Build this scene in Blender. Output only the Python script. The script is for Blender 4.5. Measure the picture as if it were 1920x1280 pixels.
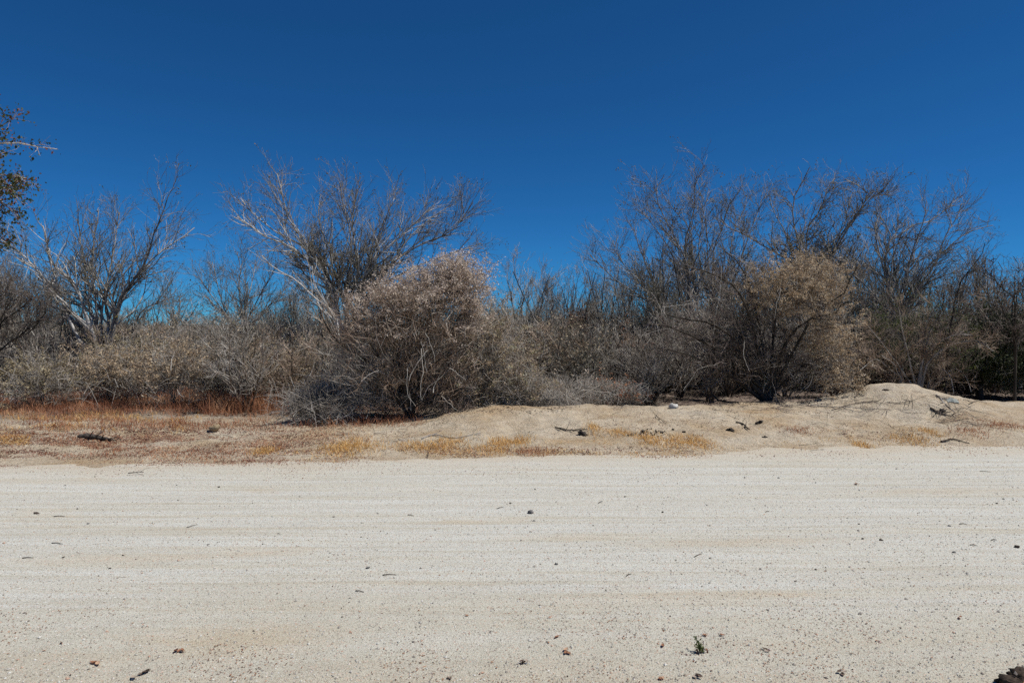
import bpy, math
import numpy as np

# ------------------------------------------------------------------ clear
for o in list(bpy.data.objects):
    bpy.data.objects.remove(o, do_unlink=True)
S = bpy.context.scene
COL = S.collection

# ------------------------------------------------------------------ camera, sky, sun, exposure
CAM_Z = 2.0
PITCH = math.atan(30 / 1297.0)
FPX = 1297.0
cam_d = bpy.data.cameras.new('camera')
cam_d.sensor_width = 36.0
cam_d.lens = FPX / 1920 * 36
cam_d.clip_start = 0.05
cam_d.clip_end = 9000
cam = bpy.data.objects.new('camera', cam_d)
COL.objects.link(cam)
cam.location = (0, 0, CAM_Z)
cam.rotation_euler = (math.pi / 2 - PITCH, 0, 0)
S.camera = cam

SUN_EL = math.radians(59)
SUN_AZ = math.atan2(0.97, -0.22)            # from the right, a little behind the camera
sun_dir = np.array([math.sin(SUN_AZ) * math.cos(SUN_EL), math.cos(SUN_AZ) * math.cos(SUN_EL), math.sin(SUN_EL)])
W = bpy.data.worlds.new('World')
S.world = W
W.use_nodes = True
nt = W.node_tree
nt.nodes.clear()
sky = nt.nodes.new('ShaderNodeTexSky')
sky.sky_type = 'NISHITA'
sky.sun_disc = False
sky.sun_elevation = SUN_EL
sky.sun_rotation = SUN_AZ
sky.altitude = 4000
sky.air_density = 1.0
sky.dust_density = 0.0
sky.ozone_density = 6.0
hs = nt.nodes.new('ShaderNodeGamma')
hs.inputs['Gamma'].default_value = 1.0
mul = nt.nodes.new('ShaderNodeMix')
mul.data_type = 'RGBA'
mul.blend_type = 'MULTIPLY'
mul.inputs['Factor'].default_value = 1.0
mul.inputs['B'].default_value = (0.18, 0.68, 1.0, 1)
bg = nt.nodes.new('ShaderNodeBackground')
bg.inputs['Strength'].default_value = 0.067
wo = nt.nodes.new('ShaderNodeOutputWorld')
nt.links.new(sky.outputs['Color'], hs.inputs['Color'])
nt.links.new(hs.outputs['Color'], mul.inputs['A'])
nt.links.new(mul.outputs['Result'], bg.inputs['Color'])
nt.links.new(bg.outputs['Background'], wo.inputs['Surface'])

sl = bpy.data.lights.new('sun', 'SUN')
sl.energy = 4.2
sl.angle = math.radians(0.5)
sl.color = (1.0, 0.965, 0.91)
so = bpy.data.objects.new('sun', sl)
COL.objects.link(so)
from mathutils import Vector
so.rotation_euler = Vector(tuple(-sun_dir)).to_track_quat('-Z', 'Y').to_euler()
so.location = tuple(sun_dir * 60)

S.view_settings.view_transform = 'Standard'
S.view_settings.look = 'None'
S.view_settings.gamma = 1
S.view_settings.exposure = 0.24
S.view_settings.use_curve_mapping = False
S.render.engine = 'CYCLES'
S.cycles.use_denoising = False
S.cycles.max_bounces = 5
S.cycles.diffuse_bounces = 3
S.cycles.transmission_bounces = 3
S.cycles.use_adaptive_sampling = True
S.cycles.adaptive_threshold = 0.02

# ------------------------------------------------------------------ pixel -> place helpers
_F = np.array([0, math.cos(PITCH), -math.sin(PITCH)])
_U = np.array([0, math.sin(PITCH), math.cos(PITCH)])


def ray(px, py):
    return FPX * _F + (px - 960) * np.array([1.0, 0, 0]) - (py - 640) * _U


def at(px, py, Y):
    d = ray(px, py)
    return np.array([0, 0, CAM_Z]) + d * (Y / d[1])


# ------------------------------------------------------------------ noise and terrain
def _hash(ix, iy, s):
    h = (ix.astype(np.int64) * 374761393 + iy.astype(np.int64) * 668265263 + s * 1442695041) & 0xFFFFFFFF
    h = ((h ^ (h >> 13)) * 1274126177) & 0xFFFFFFFF
    h = (h ^ (h >> 16)) & 0xFFFFFF
    return h / float(0xFFFFFF)


def vnoise(x, y, s=0):
    x = np.asarray(x, float); y = np.asarray(y, float)
    ix = np.floor(x); iy = np.floor(y)
    fx = x - ix; fy = y - iy
    fx = fx * fx * (3 - 2 * fx); fy = fy * fy * (3 - 2 * fy)
    a = _hash(ix, iy, s); b = _hash(ix + 1, iy, s); c = _hash(ix, iy + 1, s); d = _hash(ix + 1, iy + 1, s)
    return (a * (1 - fx) + b * fx) * (1 - fy) + (c * (1 - fx) + d * fx) * fy - 0.5


def fbm(x, y, s=0, o=4):
    r = 0; a = 1.0; f = 1.0
    for k in range(o):
        r = r + a * vnoise(np.asarray(x) * f + 17.3 * k, np.asarray(y) * f - 9.1 * k, s + k)
        a *= 0.5; f *= 2.03
    return r


def sst(a, b, x):
    t = np.clip((np.asarray(x, float) - a) / (b - a), 0, 1)
    return t * t * (3 - 2 * t)


def edge(x):
    x = np.clip(x, -40, 40)
    return 10.55 + 0.115 * x + 0.42 * vnoise(x * 0.7, x * 0 + 3.1, 5) + 0.12 * vnoise(x * 2.7, x * 0 + 1.1, 6)


def hground(x, y):
    x = np.asarray(x, float); y = np.asarray(y, float)
    u = y - edge(x)
    near = 1 - sst(25, 60, np.abs(x))
    far = sst(60, 20, y) if False else 1 - sst(20, 60, y)
    zc = 0.12 + 0.23 * sst(-2.0, -0.4, x) - 0.05 * sst(8.5, 11, x)          # crest height of the bank
    back = 0.10
    rise = zc * (0.35 * sst(-0.1, 0.9, u) + 0.65 * sst(0.7, 3.1, u))
    fall = sst(3.2, 4.8, u)
    z = rise * (1 - fall) + back * fall * 1.0
    z = z + near * far * (0.10 * fbm(x * 0.55, y * 0.75, 11, 3) * sst(0.3, 2.0, u)
                          + 0.075 * fbm(x * 2.1, y * 2.6, 21, 3) * sst(0.0, 1.0, u)
                          + 0.032 * fbm(x * 7, y * 7, 31, 3) * sst(-0.1, 0.5, u))
    z = np.where(u < 0, -0.07 * sst(0.0, -0.6, u) if False else -0.07 * (1 - sst(-0.6, 0.05, u)) + 0.012 * vnoise(x * 5, y * 5, 41), z)
    return z


def hroad(x, y):
    x = np.asarray(x, float); y = np.asarray(y, float)
    u = y - edge(x)
    v = y - 0.055 * x
    z = 0.03 * fbm(x * 0.25, v * 0.6, 51, 2)
    for c, w, d in ((5.6, 0.35, 0.022), (7.1, 0.30, 0.026), (8.5, 0.28, 0.024), (6.4, 0.12, 0.012), (9.3, 0.2, 0.014), (7.8, 0.10, 0.010)):
        z = z - d * np.exp(-((v - c - 0.12 * vnoise(x * 0.3, v * 0 + c, 52)) / w) ** 2)
    z = z + 0.012 * vnoise(x * 0.35, v * 7.0, 53) + 0.007 * vnoise(x * 0.8, v * 16.0, 54)
    z = z + 0.012 * fbm(x * 3.5, y * 3.5, 55, 3) * (0.4 + 1.2 * sst(5.8, 4.0, y) if False else 0.4 + 1.0 * (1 - sst(4.0, 5.8, y)))
    z = z - 0.10 * sst(-0.15, 0.75, u + 0.55 * fbm(x * 1.7, y * 3.5, 57, 4))
    return z


MX, MY, MH = 8.15, 14.7, 0.46


def hmound(x, y):
    x = np.asarray(x, float); y = np.asarray(y, float)
    dx = x - MX
    sx = np.where(dx < 0, 1.0, 1.15)
    q = (dx / sx) ** 2 + ((y - MY) / np.where(y < MY, 1.0, 0.8)) ** 2
    b = MH * np.exp(-0.85 * q) * (1 + 0.14 * fbm(x * 1.6, y * 1.6, 61, 3)) + 0.02 * fbm(x * 5, y * 5, 63, 3) * np.exp(-0.3 * q)
    return hground(x, y) + b - 0.022


def hz(x, y):
    return np.maximum(np.maximum(hground(x, y), hroad(x, y)), hmound(x, y))


def gpt(px, py):
    """The place on the ground that shows at this pixel."""
    d = ray(px, py); d = d / d[1]
    ys = np.linspace(2.5, 40, 4000)
    zz = CAM_Z + d[2] * ys
    k = np.argmax(zz <= hz(d[0] * ys, ys))
    y = ys[k]
    return np.array([d[0] * y, y, float(hz(d[0] * y, y))])


# ------------------------------------------------------------------ materials
def new_mat(name):
    m = bpy.data.materials.new(name)
    m.use_nodes = True
    t = m.node_tree
    b = t.nodes['Principled BSDF']
    b.inputs['Roughness'].default_value = 0.9
    b.inputs['Specular IOR Level'].default_value = 0.15
    return m, t, b


def node(t, kind, **kw):
    n = t.nodes.new(kind)
    for k, v in kw.items():
        if hasattr(n, k):
            setattr(n, k, v)
        else:
            n.inputs[k].default_value = v
    return n


def ramp(t, fac, stops, interp='LINEAR'):
    r = t.nodes.new('ShaderNodeValToRGB')
    r.color_ramp.interpolation = interp
    e = r.color_ramp.elements
    while len(e) < len(stops):
        e.new(0.5)
    for k, (p, c) in enumerate(stops):
        e[k].position = p
        e[k].color = (*c, 1) if len(c) == 3 else c
    t.links.new(fac, r.inputs['Fac'])
    return r.outputs['Color']


def mix(t, fac, a, b, mode='MIX'):
    m = t.nodes.new('ShaderNodeMix')
    m.data_type = 'RGBA'
    m.blend_type = mode
    for s, v in (('Factor', fac), ('A', a), ('B', b)):
        if hasattr(v, 'is_linked'):
            t.links.new(v, m.inputs[s])
        elif isinstance(v, (int, float)):
            m.inputs[s].default_value = v
        else:
            m.inputs[s].default_value = (*v, 1)
    return m.outputs['Result']


def pos(t, scale=(1, 1, 1), rotz=0.0):
    g = t.nodes.new('ShaderNodeNewGeometry')
    mp = t.nodes.new('ShaderNodeMapping')
    mp.inputs['Scale'].default_value = scale
    mp.inputs['Rotation'].default_value = (0, 0, rotz)
    t.links.new(g.outputs['Position'], mp.inputs['Vector'])
    return mp.outputs['Vector']


def noise(t, vec, scale, detail=4, rough=0.55):
    n = node(t, 'ShaderNodeTexNoise', Scale=scale, Detail=detail, Roughness=rough)
    t.links.new(vec, n.inputs['Vector'])
    return n.outputs['Fac']


def cells(t, vec, scale):
    v = node(t, 'ShaderNodeTexVoronoi', Scale=scale)
    t.links.new(vec, v.inputs['Vector'])
    return v.outputs['Color'], v.outputs['Distance']


def bump(t, b, h, dist, strength=1.0, prev=None):
    n = t.nodes.new('ShaderNodeBump')
    n.inputs['Distance'].default_value = dist
    n.inputs['Strength'].default_value = strength
    t.links.new(h, n.inputs['Height'])
    if prev is not None:
        t.links.new(prev, n.inputs['Normal'])
    t.links.new(n.outputs['Normal'], b.inputs['Normal'])
    return n.outputs['Normal']


def island_mat(name, stops, rough=0.85, trans=0.0, grain=0.0, gscale=30.0, clump=0.0):
    """Every loose piece of the mesh takes one colour of the ramp."""
    m, t, b = new_mat(name)
    g = t.nodes.new('ShaderNodeNewGeometry')
    fac = g.outputs['Random Per Island']
    if clump:
        nz = noise(t, pos(t), clump, 2, 0.5)
        mr = t.nodes.new('ShaderNodeMapRange')
        mr.inputs['From Min'].default_value = 0.32; mr.inputs['From Max'].default_value = 0.68
        t.links.new(nz, mr.inputs['Value'])
        mm = t.nodes.new('ShaderNodeMix'); mm.inputs['Factor'].default_value = 0.7
        t.links.new(fac, mm.inputs['A']); t.links.new(mr.outputs['Result'], mm.inputs['B'])
        fac = mm.outputs['Result']
    c = ramp(t, fac, stops)
    if grain:
        n = noise(t, pos(t), gscale, 3)
        c = mix(t, grain, c, ramp(t, n, [(0.3, (0.35, 0.33, 0.32)), (0.7, (1, 1, 1))]), 'MULTIPLY')
    t.links.new(c, b.inputs['Base Color'])
    b.inputs['Roughness'].default_value = rough
    if trans:
        tr = t.nodes.new('ShaderNodeBsdfTranslucent')
        t.links.new(c, tr.inputs['Color'])
        mx = t.nodes.new('ShaderNodeMixShader')
        mx.inputs['Fac'].default_value = trans
        t.links.new(b.outputs['BSDF'], mx.inputs[1])
        t.links.new(tr.outputs['BSDF'], mx.inputs[2])
        t.links.new(mx.outputs['Shader'], t.nodes['Material Output'].inputs['Surface'])
    return m


def bark_mat(name, dark, light, blot=(0.3, 0.6), scale=5.0):
    m, t, b = new_mat(name)
    v = pos(t, (1, 1, 0.35))
    n = noise(t, v, scale, 5, 0.6)
    n2 = noise(t, pos(t), 45, 3)
    c = ramp(t, n, [(blot[0], dark), (blot[1], light)])
    c = mix(t, 0.55, c, ramp(t, n2, [(0.3, (0.5, 0.5, 0.5)), (0.65, (1, 1, 1))]), 'MULTIPLY')
    t.links.new(c, b.inputs['Base Color'])
    bump(t, b, n2, 0.01, 0.6)
    return m


M = {}
M['pale_bark'] = bark_mat('pale_bark', (0.15, 0.135, 0.12), (0.60, 0.57, 0.53), (0.34, 0.50))
M['grey_bark'] = bark_mat('grey_bark', (0.09, 0.08, 0.07), (0.42, 0.39, 0.36), (0.34, 0.60))
M['dark_bark'] = bark_mat('dark_bark', (0.025, 0.021, 0.017), (0.085, 0.072, 0.06), (0.35, 0.7))
M['brown_bark'] = bark_mat('brown_bark', (0.07, 0.05, 0.038), (0.22, 0.17, 0.13), (0.35, 0.65))
M['tree_twigs'] = island_mat('tree_twigs', [(0, (0.08, 0.07, 0.055)), (0.5, (0.16, 0.142, 0.115)), (0.85, (0.27, 0.25, 0.215)), (1, (0.45, 0.43, 0.39))])
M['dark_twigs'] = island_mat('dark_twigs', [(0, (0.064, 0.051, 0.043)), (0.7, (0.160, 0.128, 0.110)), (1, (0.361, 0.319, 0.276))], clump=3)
M['grey_twigs'] = island_mat('grey_twigs', [(0, (0.13, 0.11, 0.092)), (0.4, (0.27, 0.24, 0.205)), (0.8, (0.48, 0.44, 0.39)), (1, (0.66, 0.63, 0.57))], clump=2.5)
M['brown_twigs'] = island_mat('brown_twigs', [(0, (0.111, 0.075, 0.053)), (0.5, (0.287, 0.211, 0.155)), (0.9, (0.552, 0.442, 0.343)), (1, (0.780, 0.780, 0.663))], clump=3)
M['pink_fluff'] = island_mat('pink_fluff', [(0, (0.27, 0.20, 0.155)), (0.4, (0.50, 0.41, 0.335)), (0.8, (0.68, 0.59, 0.50)), (1, (0.78, 0.72, 0.64))], trans=0.25, clump=7)
M['gold_fluff'] = island_mat('gold_fluff', [(0, (0.22, 0.155, 0.10)), (0.5, (0.45, 0.345, 0.23)), (0.9, (0.60, 0.50, 0.36)), (1, (0.72, 0.64, 0.51))], trans=0.25, clump=7)
M['olive_fluff'] = island_mat('olive_fluff', [(0, (0.13, 0.105, 0.065)), (0.4, (0.27, 0.22, 0.135)), (0.8, (0.41, 0.34, 0.215)), (1, (0.56, 0.49, 0.36))], trans=0.25, clump=5)
M['flank_leaf'] = island_mat('flank_leaf', [(0, (0.149, 0.113, 0.083)), (0.35, (0.329, 0.261, 0.179)), (0.6, (0.448, 0.359, 0.254)), (0.8, (0.224, 0.224, 0.105)), (1, (0.780, 0.747, 0.628))], trans=0.2, clump=6)
M['tree_specks'] = island_mat('tree_specks', [(0, (0.13, 0.10, 0.04)), (0.5, (0.19, 0.16, 0.055)), (0.8, (0.13, 0.125, 0.045)), (1, (0.30, 0.21, 0.12))], trans=0.3)
M['green_leaf'] = island_mat('green_leaf', [(0, (0.045, 0.063, 0.026)), (0.6, (0.105, 0.128, 0.045)), (0.92, (0.195, 0.210, 0.075)), (1, (0.360, 0.330, 0.135))], trans=0.25, rough=0.6, clump=4)
M['dark_leaf'] = island_mat('dark_leaf', [(0, (0.023, 0.034, 0.016)), (0.7, (0.046, 0.058, 0.026)), (1, (0.104, 0.111, 0.052))], trans=0.2, rough=0.6, clump=4)
M['near_leaf'] = island_mat('near_leaf', [(0, (0.03, 0.042, 0.015)), (0.5, (0.075, 0.09, 0.034)), (0.74, (0.11, 0.10, 0.05)), (0.86, (0.14, 0.05, 0.032)), (1, (0.21, 0.09, 0.055))], trans=0.2, rough=0.6)
M['gold_grass'] = island_mat('gold_grass', [(0, (0.46, 0.24, 0.075)), (0.5, (0.64, 0.39, 0.14)), (1, (0.74, 0.54, 0.27))], trans=0.3)
M['red_grass'] = island_mat('red_grass', [(0, (0.17, 0.065, 0.04)), (0.5, (0.36, 0.165, 0.09)), (0.85, (0.50, 0.27, 0.15)), (1, (0.58, 0.43, 0.28))], trans=0.3, clump=1.6)
M['litter'] = island_mat('litter', [(0, (0.09, 0.05, 0.038)), (0.3, (0.20, 0.095, 0.068)), (0.6, (0.33, 0.18, 0.13)), (0.85, (0.44, 0.31, 0.235)), (1, (0.55, 0.46, 0.37))], trans=0.1, clump=1.5)
M['dark_litter'] = island_mat('dark_litter', [(0, (0.035, 0.026, 0.02)), (0.5, (0.10, 0.07, 0.055)), (0.85, (0.22, 0.165, 0.125)), (1, (0.38, 0.32, 0.26))])
M['road_leaf'] = island_mat('road_leaf', [(0, (0.08, 0.035, 0.022)), (0.4, (0.22, 0.10, 0.06)), (0.75, (0.36, 0.20, 0.12)), (1, (0.5, 0.34, 0.23))], trans=0.1)
M['pebbles'] = island_mat('pebbles', [(0, (0.12, 0.10, 0.09)), (0.05, (0.27, 0.235, 0.20)), (0.25, (0.42, 0.39, 0.34)), (0.6, (0.54, 0.52, 0.46)), (0.82, (0.66, 0.64, 0.59)), (0.9, (0.50, 0.36, 0.27)), (0.95, (0.46, 0.29, 0.21)), (1, (0.74, 0.72, 0.68))], grain=0.25, gscale=300)
M['white_stalk'] = bark_mat('white_stalk', (0.38, 0.35, 0.30), (0.66, 0.62, 0.55), (0.3, 0.6), 9)
M['char'] = bark_mat('char', (0.022, 0.018, 0.016), (0.12, 0.10, 0.085), (0.35, 0.7), 18)
M['deadwood'] = bark_mat('deadwood', (0.035, 0.026, 0.02), (0.14, 0.11, 0.09), (0.35, 0.7), 14)
M['earth'] = bark_mat('earth', (0.022, 0.016, 0.012), (0.085, 0.062, 0.047), (0.35, 0.65), 40)
M['stone_white'] = bark_mat('stone_white', (0.42, 0.40, 0.36), (0.66, 0.64, 0.60), (0.3, 0.6), 12)
M['stone_grey'] = bark_mat('stone_grey', (0.10, 0.095, 0.09), (0.20, 0.19, 0.18), (0.3, 0.6), 30)
M['teal_cloth'] = bark_mat('teal_cloth', (0.16, 0.18, 0.17), (0.33, 0.34, 0.31), (0.3, 0.7), 20)
M['tan_husk'] = bark_mat('tan_husk', (0.30, 0.22, 0.12), (0.50, 0.39, 0.24), (0.3, 0.7), 20)


def sand_mat():
    m, t, b = new_mat('bank_sand')
    p = pos(t)
    big = noise(t, pos(t, (0.8, 1.2, 1)), 0.9, 5, 0.6)
    c = ramp(t, big, [(0.34, (0.42, 0.315, 0.20)), (0.47, (0.435, 0.36, 0.26)), (0.58, (0.50, 0.43, 0.325)), (0.7, (0.43, 0.38, 0.305))])
    med = noise(t, p, 6.0, 5, 0.65)
    c = mix(t, 0.55, c, ramp(t, med, [(0.3, (0.62, 0.56, 0.50)), (0.55, (1, 1, 1)), (0.75, (1.08, 1.05, 1.0))]), 'MULTIPLY')
    col, dist = cells(t, p, 55)
    sep = t.nodes.new('ShaderNodeSeparateColor')
    t.links.new(col, sep.inputs['Color'])
    c = mix(t, 0.5, c, ramp(t, sep.outputs['Red'], [(0.0, (0.35, 0.28, 0.23)), (0.12, (0.75, 0.68, 0.62)), (0.5, (1, 1, 1)), (1, (1.1, 1.08, 1.05))]), 'MULTIPLY')
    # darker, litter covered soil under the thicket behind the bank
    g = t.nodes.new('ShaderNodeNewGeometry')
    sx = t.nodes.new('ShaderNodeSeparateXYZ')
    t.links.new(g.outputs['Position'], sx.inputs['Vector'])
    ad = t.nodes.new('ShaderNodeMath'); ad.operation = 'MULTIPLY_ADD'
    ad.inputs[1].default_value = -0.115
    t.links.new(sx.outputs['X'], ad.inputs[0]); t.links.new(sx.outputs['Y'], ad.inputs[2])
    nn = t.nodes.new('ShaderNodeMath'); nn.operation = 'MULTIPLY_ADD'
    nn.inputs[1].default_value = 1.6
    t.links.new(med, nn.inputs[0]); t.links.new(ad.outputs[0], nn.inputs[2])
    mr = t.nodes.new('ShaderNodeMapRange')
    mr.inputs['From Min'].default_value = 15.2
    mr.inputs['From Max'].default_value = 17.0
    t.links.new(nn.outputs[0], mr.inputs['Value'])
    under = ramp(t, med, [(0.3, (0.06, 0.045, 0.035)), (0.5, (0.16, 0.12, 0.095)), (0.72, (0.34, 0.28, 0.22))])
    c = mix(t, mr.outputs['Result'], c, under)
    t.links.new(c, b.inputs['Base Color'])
    n1 = bump(t, b, noise(t, p, 11, 7, 0.7), 0.07, 0.85)
    bump(t, b, noise(t, p, 90, 3, 0.6), 0.012, 0.6, n1)
    return m


def road_mat():
    m, t, b = new_mat('road_gravel')
    p = pos(t)
    ang = -0.055
    streak = noise(t, pos(t, (0.12, 3.2, 1), ang), 2.0, 5, 0.6)
    streak2 = noise(t, pos(t, (0.25, 11.0, 1), ang), 2.0, 3, 0.6)
    c = ramp(t, streak, [(0.30, (0.46, 0.425, 0.345)), (0.47, (0.505, 0.498, 0.44)), (0.7, (0.54, 0.538, 0.498))])
    c = mix(t, 0.35, c, ramp(t, streak2, [(0.3, (0.70, 0.67, 0.63)), (0.6, (1, 1, 1))]), 'MULTIPLY')
    blot = noise(t, pos(t, (0.35, 1.0, 1), ang), 1.1, 4, 0.55)
    c = mix(t, ramp(t, blot, [(0.62, (0, 0, 0)), (0.76, (0.6, 0.6, 0.6))]), c, (0.47, 0.375, 0.25))
    # tan sand showing through in a few places
    for sx_, sy_, rx_, ry_, k_ in ((-1.75, 4.35, 0.75, 0.30, 0.75), (-3.3, 5.9, 1.3, 0.16, 0.4), (2.1, 6.35, 1.3, 0.14, 0.45), (0.6, 6.5, 0.9, 0.12, 0.35), (5.2, 8.3, 1.6, 0.2, 0.4), (6.2, 6.6, 1.2, 0.2, 0.35), (1.2, 5.0, 1.6, 0.18, 0.3)):
        g1 = t.nodes.new('ShaderNodeNewGeometry')
        m1 = t.nodes.new('ShaderNodeMapping'); m1.vector_type = 'TEXTURE'
        m1.inputs['Location'].default_value = (sx_, sy_, 0); m1.inputs['Rotation'].default_value = (0, 0, 0.055); m1.inputs['Scale'].default_value = (rx_, ry_, 10)
        t.links.new(g1.outputs['Position'], m1.inputs['Vector'])
        l1 = t.nodes.new('ShaderNodeVectorMath'); l1.operation = 'LENGTH'; t.links.new(m1.outputs['Vector'], l1.inputs[0])
        a1 = t.nodes.new('ShaderNodeMath'); a1.operation = 'MULTIPLY_ADD'; a1.inputs[1].default_value = 1.6
        t.links.new(noise(t, pos(t, (1, 4, 1), ang), 2.2, 5, 0.6), a1.inputs[0]); t.links.new(l1.outputs['Value'], a1.inputs[2])
        r1 = t.nodes.new('ShaderNodeMapRange'); r1.inputs['From Min'].default_value = 1.9; r1.inputs['From Max'].default_value = 1.0
        r1.inputs['To Max'].default_value = k_
        t.links.new(a1.outputs[0], r1.inputs['Value'])
        c = mix(t, r1.outputs['Result'], c, (0.43, 0.345, 0.225))
    # the near shoulder is coarser and browner
    g0 = t.nodes.new('ShaderNodeNewGeometry')
    s0 = t.nodes.new('ShaderNodeSeparateXYZ'); t.links.new(g0.outputs['Position'], s0.inputs['Vector'])
    n0 = t.nodes.new('ShaderNodeMath'); n0.operation = 'MULTIPLY_ADD'; n0.inputs[1].default_value = 3.0
    t.links.new(blot, n0.inputs[0]); t.links.new(s0.outputs['Y'], n0.inputs[2])
    m0 = t.nodes.new('ShaderNodeMapRange')
    m0.inputs['From Min'].default_value = 7.0; m0.inputs['From Max'].default_value = 5.2
    m0.inputs['To Max'].default_value = 0.8
    t.links.new(n0.outputs[0], m0.inputs['Value'])
    c = mix(t, m0.outputs['Result'], c, (0.42, 0.385, 0.305))
    # grains
    col, dist = cells(t, p, 150)
    sep = t.nodes.new('ShaderNodeSeparateColor'); t.links.new(col, sep.inputs['Color'])
    grain = ramp(t, sep.outputs['Red'], [(0.0, (0.52, 0.47, 0.42)), (0.15, (0.82, 0.78, 0.73)), (0.5, (1, 1, 1)), (0.85, (1.12, 1.12, 1.12)), (1, (1.2, 1.2, 1.2))])
    c = mix(t, 0.7, c, grain, 'MULTIPLY')
    col2, d2 = cells(t, p, 105)
    sep2 = t.nodes.new('ShaderNodeSeparateColor'); t.links.new(col2, sep2.inputs['Color'])
    c = mix(t, ramp(t, sep2.outputs['Green'], [(0.972, (0, 0, 0)), (0.978, (0.7, 0.7, 0.7))]), c, (0.16, 0.12, 0.10))
    c = mix(t, ramp(t, sep2.outputs['Blue'], [(0.94, (0, 0, 0)), (0.95, (0.5, 0.5, 0.5))]), c, (0.50, 0.34, 0.25))
    # towards the far edge the gravel mixes with the tan sand of the bank
    g = t.nodes.new('ShaderNodeNewGeometry')
    sx = t.nodes.new('ShaderNodeSeparateXYZ'); t.links.new(g.outputs['Position'], sx.inputs['Vector'])
    ad = t.nodes.new('ShaderNodeMath'); ad.operation = 'MULTIPLY_ADD'; ad.inputs[1].default_value = -0.115
    t.links.new(sx.outputs['X'], ad.inputs[0]); t.links.new(sx.outputs['Y'], ad.inputs[2])
    nn = t.nodes.new('ShaderNodeMath'); nn.operation = 'MULTIPLY_ADD'; nn.inputs[1].default_value = 2.2
    t.links.new(noise(t, pos(t, (0.5, 1.6, 1)), 1.6, 5, 0.65), nn.inputs[0]); t.links.new(ad.outputs[0], nn.inputs[2])
    mr = t.nodes.new('ShaderNodeMapRange')
    mr.inputs['From Min'].default_value = 10.5; mr.inputs['From Max'].default_value = 12.2
    t.links.new(nn.outputs[0], mr.inputs['Value'])
    c = mix(t, mr.outputs['Result'], c, mix(t, 0.6, (0.47, 0.405, 0.31), grain, 'MULTIPLY'))
    t.links.new(c, b.inputs['Base Color'])
    n1 = bump(t, b, streak2, 0.02, 0.5)
    n2 = bump(t, b, noise(t, p, 40, 5, 0.7), 0.012, 0.6, n1)
    bump(t, b, dist, 0.004, 0.7, n2)
    return m


M['sand'] = sand_mat()
M['road'] = road_mat()


# ------------------------------------------------------------------ mesh tools
class Acc:
    """Collects vertices and faces; build() links them as ONE mesh object."""

    def __init__(self):
        self.v = []; self.f = []; self.n = 0

    def add(self, V, F):
        V = np.asarray(V, float).reshape(-1, 3)
        F = np.asarray(F, np.int64)
        self.v.append(V); self.f.append(F + self.n); self.n += len(V)
        return self

    def mesh(self, name, mat, origin=(0, 0, 0), smooth=True):
        V = np.concatenate(self.v) - np.asarray(origin)
        me = bpy.data.meshes.new(name)
        me.vertices.add(len(V))
        me.vertices.foreach_set('co', V.astype(np.float32).ravel())
        idx = np.concatenate([f.ravel() for f in self.f])
        cnt = np.concatenate([np.full(len(f), f.shape[1]) for f in self.f])
        start = np.concatenate([[0], np.cumsum(cnt)[:-1]])
        me.loops.add(len(idx))
        me.loops.foreach_set('vertex_index', idx.astype(np.int32))
        me.polygons.add(len(cnt))
        me.polygons.foreach_set('loop_start', start.astype(np.int32))
        me.polygons.foreach_set('loop_total', cnt.astype(np.int32))
        me.polygons.foreach_set('use_smooth', np.full(len(cnt), smooth))
        me.update(calc_edges=True)
        me.materials.append(mat)
        return me

    def build(self, name, mat, parent=None, origin=None, smooth=True):
        if origin is None:
            origin = parent_origin(parent)
        o = bpy.data.objects.new(name, self.mesh(name, mat, origin, smooth))
        COL.objects.link(o)
        if name in ('twigs', 'branches', 'crown', 'leaves', 'blades', 'side_twigs', 'pale_stalks', 'fallen_twigs', 'dark_inner_twigs', 'dry_leaves', 'branch'):
            o['kind'] = 'stuff'
        if parent is not None:
            o.parent = parent
        else:
            o.location = tuple(origin)
        return o


def parent_origin(p):
    v = np.zeros(3)
    while p is not None:
        v = v + np.array(p.location); p = p.parent
    return v


def tag(o, label=None, cat=None, group=None, kind=None):
    if label: o['label'] = label
    if cat: o['category'] = cat
    if group: o['group'] = group
    if kind: o['kind'] = kind
    return o


def empty(name, loc, label=None, cat=None, group=None):
    o = bpy.data.objects.new(name, None)
    o.empty_display_size = 0.2
    COL.objects.link(o)
    o.location = tuple(loc)
    return tag(o, label, cat, group)


def copy_tree(o, parent=None):
    c = o.copy(); COL.objects.link(c)
    if parent is not None:
        c.parent = parent
    for ch in list(o.children):
        copy_tree(ch, c)
    return c


def nrm(v):
    return v / np.maximum(np.linalg.norm(v, axis=-1, keepdims=True), 1e-9)


def tubes(acc, P, R, n=3):
    """P (N,K,3) centre lines, R (N,K) radii -> n-sided tubes."""
    N, K = P.shape[:2]
    if N == 0:
        return
    T = np.empty_like(P)
    T[:, 1:-1] = P[:, 2:] - P[:, :-2]
    T[:, 0] = P[:, 1] - P[:, 0]; T[:, -1] = P[:, -1] - P[:, -2]
    T = nrm(T)
    ref = nrm(P[:, -1] - P[:, 0])
    alt = np.where(np.abs(ref[:, 2:3]) > 0.8, np.array([[1.0, 0.2, 0]]), np.array([[0.1, 0.1, 1.0]]))
    A = nrm(np.cross(T, alt[:, None, :])); B = np.cross(T, A)
    th = np.arange(n) * 2 * math.pi / n
    V = P[:, :, None] + R[:, :, None, None] * (A[:, :, None] * np.cos(th)[None, None, :, None] + B[:, :, None] * np.sin(th)[None, None, :, None])
    i = np.arange(N)[:, None, None] * K * n; k = np.arange(K - 1)[None, :, None] * n; j = np.arange(n)[None, None, :]
    j2 = (j + 1) % n
    F = np.stack([i + k + j, i + k + j2, i + k + n + j2, i + k + n + j], -1).reshape(-1, 4)
    acc.add(V, F)


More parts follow.
